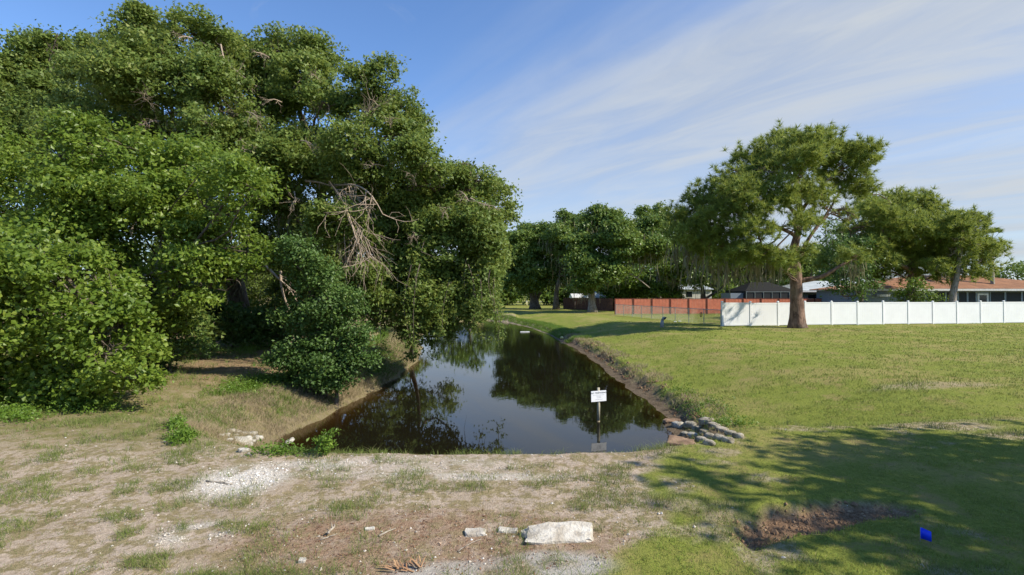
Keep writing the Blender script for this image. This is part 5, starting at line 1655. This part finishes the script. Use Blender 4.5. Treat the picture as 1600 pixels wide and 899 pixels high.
# march all rays together
q = np.array([P(px, py, 1.0) for px, py, _ in Cs]) - np.array([0, 0, CAM_Z])
ds = np.arange(3.5, 60, 0.12)
res = np.full(len(Cs), np.nan)
for d in ds:
    zc = CAM_Z + q[:, 2] * d
    h_ = terrain(q[:, 0] * d, np.full(len(Cs), d), False)
    hit = np.isnan(res) & (zc <= np.maximum(h_, WATER_Z))
    res[hit] = d
ok = ~np.isnan(res)
X, Y, hh = q[ok, 0] * res[ok], res[ok], Cs[ok, 2]
Z = terrain(X, Y)
ok = Z > WATER_Z + 0.02
C = np.stack([X, Y, Z + rng.uniform(0.2, 1.0, len(X)) * hh], 1)[ok]
V, Q = leafy(C, np.tile([0, -0.2, 0.5], (len(C), 1)), 16, 0.07, 0.06, 0.42, rng, up=0.35, flat=0.9)
o = obj_np('green_weeds', V, [Q], M['weed_leaf'], None, False, {'tone': TONE['v']}); tag(o, kind='stuff')

# leafy weed plant standing at the water's edge
wp = ground(508, 712)
rng = np.random.default_rng(520)
wpl = thing('weed_plant', 'upright light green leafy weed at the water edge in front of the canal', 'plant', tuple(wp))
g = Geo(); C = []
hgt_ = 42 * wp.y / FOC
for k in range(7):
    e = np.array([rng.normal() * 0.10, rng.normal() * 0.06, hgt_ * rng.uniform(0.6, 1.0)])
    qd = curve_pts((0, 0, -0.02), e, 6, 0.08, rng)
    g.tube(qd, np.linspace(0.006, 0.003, 6), 4, False)
    for q_ in qd[2:]:
        C.append(q_ + rng.normal(size=(2, 3)) * 0.03)
g.build('stem', M['weed_leaf'], wpl)
C = np.concatenate(C)
V, Q = leafy(C, np.tile([0, -0.3, 0.3], (len(C), 1)), 7, 0.035, 0.062, 0.45, rng, up=0.4)
obj_np('leaves', V, [Q], M['weed_leaf'], wpl)['kind'] = 'stuff'

# dry palm leaf scraps in the bottom foreground
fp = ground(632, 892)
rng = np.random.default_rng(530)
M['tan_frond'] = mat_plain('tan_dry_frond', (0.46, 0.29, 0.15), 0.7, col2=(0.30, 0.16, 0.08), scale=10)
ff = thing('dry_palm_frond', 'tan dried palm frond scrap at the bottom edge of the dirt', 'frond', tuple(fp))
for k in range(22):
    a0_ = rng.uniform(-0.5, 1.2)
    ln = rng.uniform(0.10, 0.22)
    s = np.array([rng.uniform(-0.09, 0.16), rng.uniform(-0.06, 0.05), rng.uniform(0.005, 0.03)])
    d = np.array([math.cos(a0_ + 1.9), math.sin(a0_ + 1.9) * 0.6, rng.uniform(0.0, 0.45)])
    w = np.array([-d[1], d[0], 0]) * 0.010
    e1, e2 = s + d * ln * 0.6, s + d * ln - np.array([0, 0, 0.02])
    g = Geo(); up_ = np.array([0, 0, 0.004])
    g.add([s - w, s + up_, s + w, e1 - w, e1 + up_, e1 + w, e2], [[0, 1, 4, 3], [1, 2, 5, 4]], [[3, 4, 6], [4, 5, 6]])
    g.build('leaflet', M['tan_frond'], ff)

# leaf litter and wood chips
rng = np.random.default_rng(540)
x, y = cover_points(60000, 3.7, 30, rng)
z_ = zones(x, y)
k = (z_['litter'] * 0.8 + 0.03 > rng.random(len(x))) & (z_['o'] > 0.6) & (z_['lawn'] < 0.6)
x, y = x[k], y[k]
C = np.stack([x, y, terrain(x, y) + 0.008], 1)
nn = norm(np.array([0, 0, 1.0]) + rng.normal(size=C.shape) * 0.35)
ln = rng.uniform(0.012, 0.045, len(C)) * np.clip(y / 6, 0.8, 2.2)
V, Q = leaf_quads(C, nn, ln, ln * rng.uniform(0.25, 0.55, len(C)), rng)
M['litter'] = mat_leaf('dead_leaf', (0.13, 0.062, 0.034), (0.34, 0.20, 0.115), (0.55, 0.42, 0.30), trans=0.1, rough=0.7, spec=0.2, patch=2.0)
o = obj_np('leaf_litter', V, [Q], M['litter']); tag(o, kind='stuff')

# crushed shell gravel and pebbles
x, y = cover_points(60000, 4.0, 9.5, rng, 0.9)
z_ = zones(x, y)
k = (z_['shell'] * 0.75 + 0.02 * (1 - z_['lawn']) * (1 - z_['soil']) > rng.random(len(x))) & (z_['o'] > 0.9)
x, y = x[k], y[k]
n = len(x)
sz_ = rng.uniform(0.005, 0.016, n) * rng.choice([1, 1, 1, 1.6], n)
C = np.stack([x, y, terrain(x, y) + sz_ * 0.2], 1)
oct_ = np.array([[1, 0, 0], [0, 1, 0], [-1, 0, 0], [0, -1, 0], [0, 0, 0.8], [0, 0, -0.6]], float)
V = C[:, None] + oct_[None] * sz_[:, None, None] * rng.uniform(0.5, 1.2, (n, 6, 1))
tf = np.array([[0, 1, 4], [1, 2, 4], [2, 3, 4], [3, 0, 4]])
Tt = (np.arange(n)[:, None, None] * 6 + tf[None]).reshape(-1, 3)
M['shell'] = mat_leaf('shell_chip', (0.36, 0.31, 0.24), (0.68, 0.64, 0.57), (0.82, 0.80, 0.75), trans=0.0, rough=0.8)
o = obj_np('shell_gravel', V.reshape(-1, 3), [Tt], M['shell']); tag(o, kind='stuff')

# clods of turned soil on the dug strip and along the bank foot
x = rng.uniform(2.0, 5.2, 9000); y = rng.uniform(5.2, 7.2, 9000)
k = soil_mask(x, y) > rng.random(9000) * 1.1
x, y = x[k], y[k]
xb = rng.uniform(3.0, 5.8, 14000); yb = rng.uniform(10.5, 45, 14000)
ob = canal_dist(xb, yb); kb = (ob > 0.25) & (ob < 0.95) & (fbm(np.stack([xb, yb], 1), 1.2, 3, 77) > 0.48)
x = np.concatenate([x, xb[kb]]); y = np.concatenate([y, yb[kb]])
n = len(x)
sz_ = rng.gamma(2.0, 0.0065, n) * np.clip(y / 8, 0.9, 2.2)
C = np.stack([x, y, terrain(x, y) + sz_ * 0.15], 1)
V = C[:, None] + oct_[None] * sz_[:, None, None] * rng.uniform(0.6, 1.3, (n, 6, 1))
Tt = (np.arange(n)[:, None, None] * 6 + tf[None]).reshape(-1, 3)
M['clod'] = mat_leaf('soil_clod', (0.15, 0.09, 0.052), (0.34, 0.23, 0.14), (0.40, 0.29, 0.18), trans=0.0, rough=0.95, spec=0.05)
o = obj_np('soil_clods', V.reshape(-1, 3), [Tt], M['clod']); tag(o, kind='stuff')
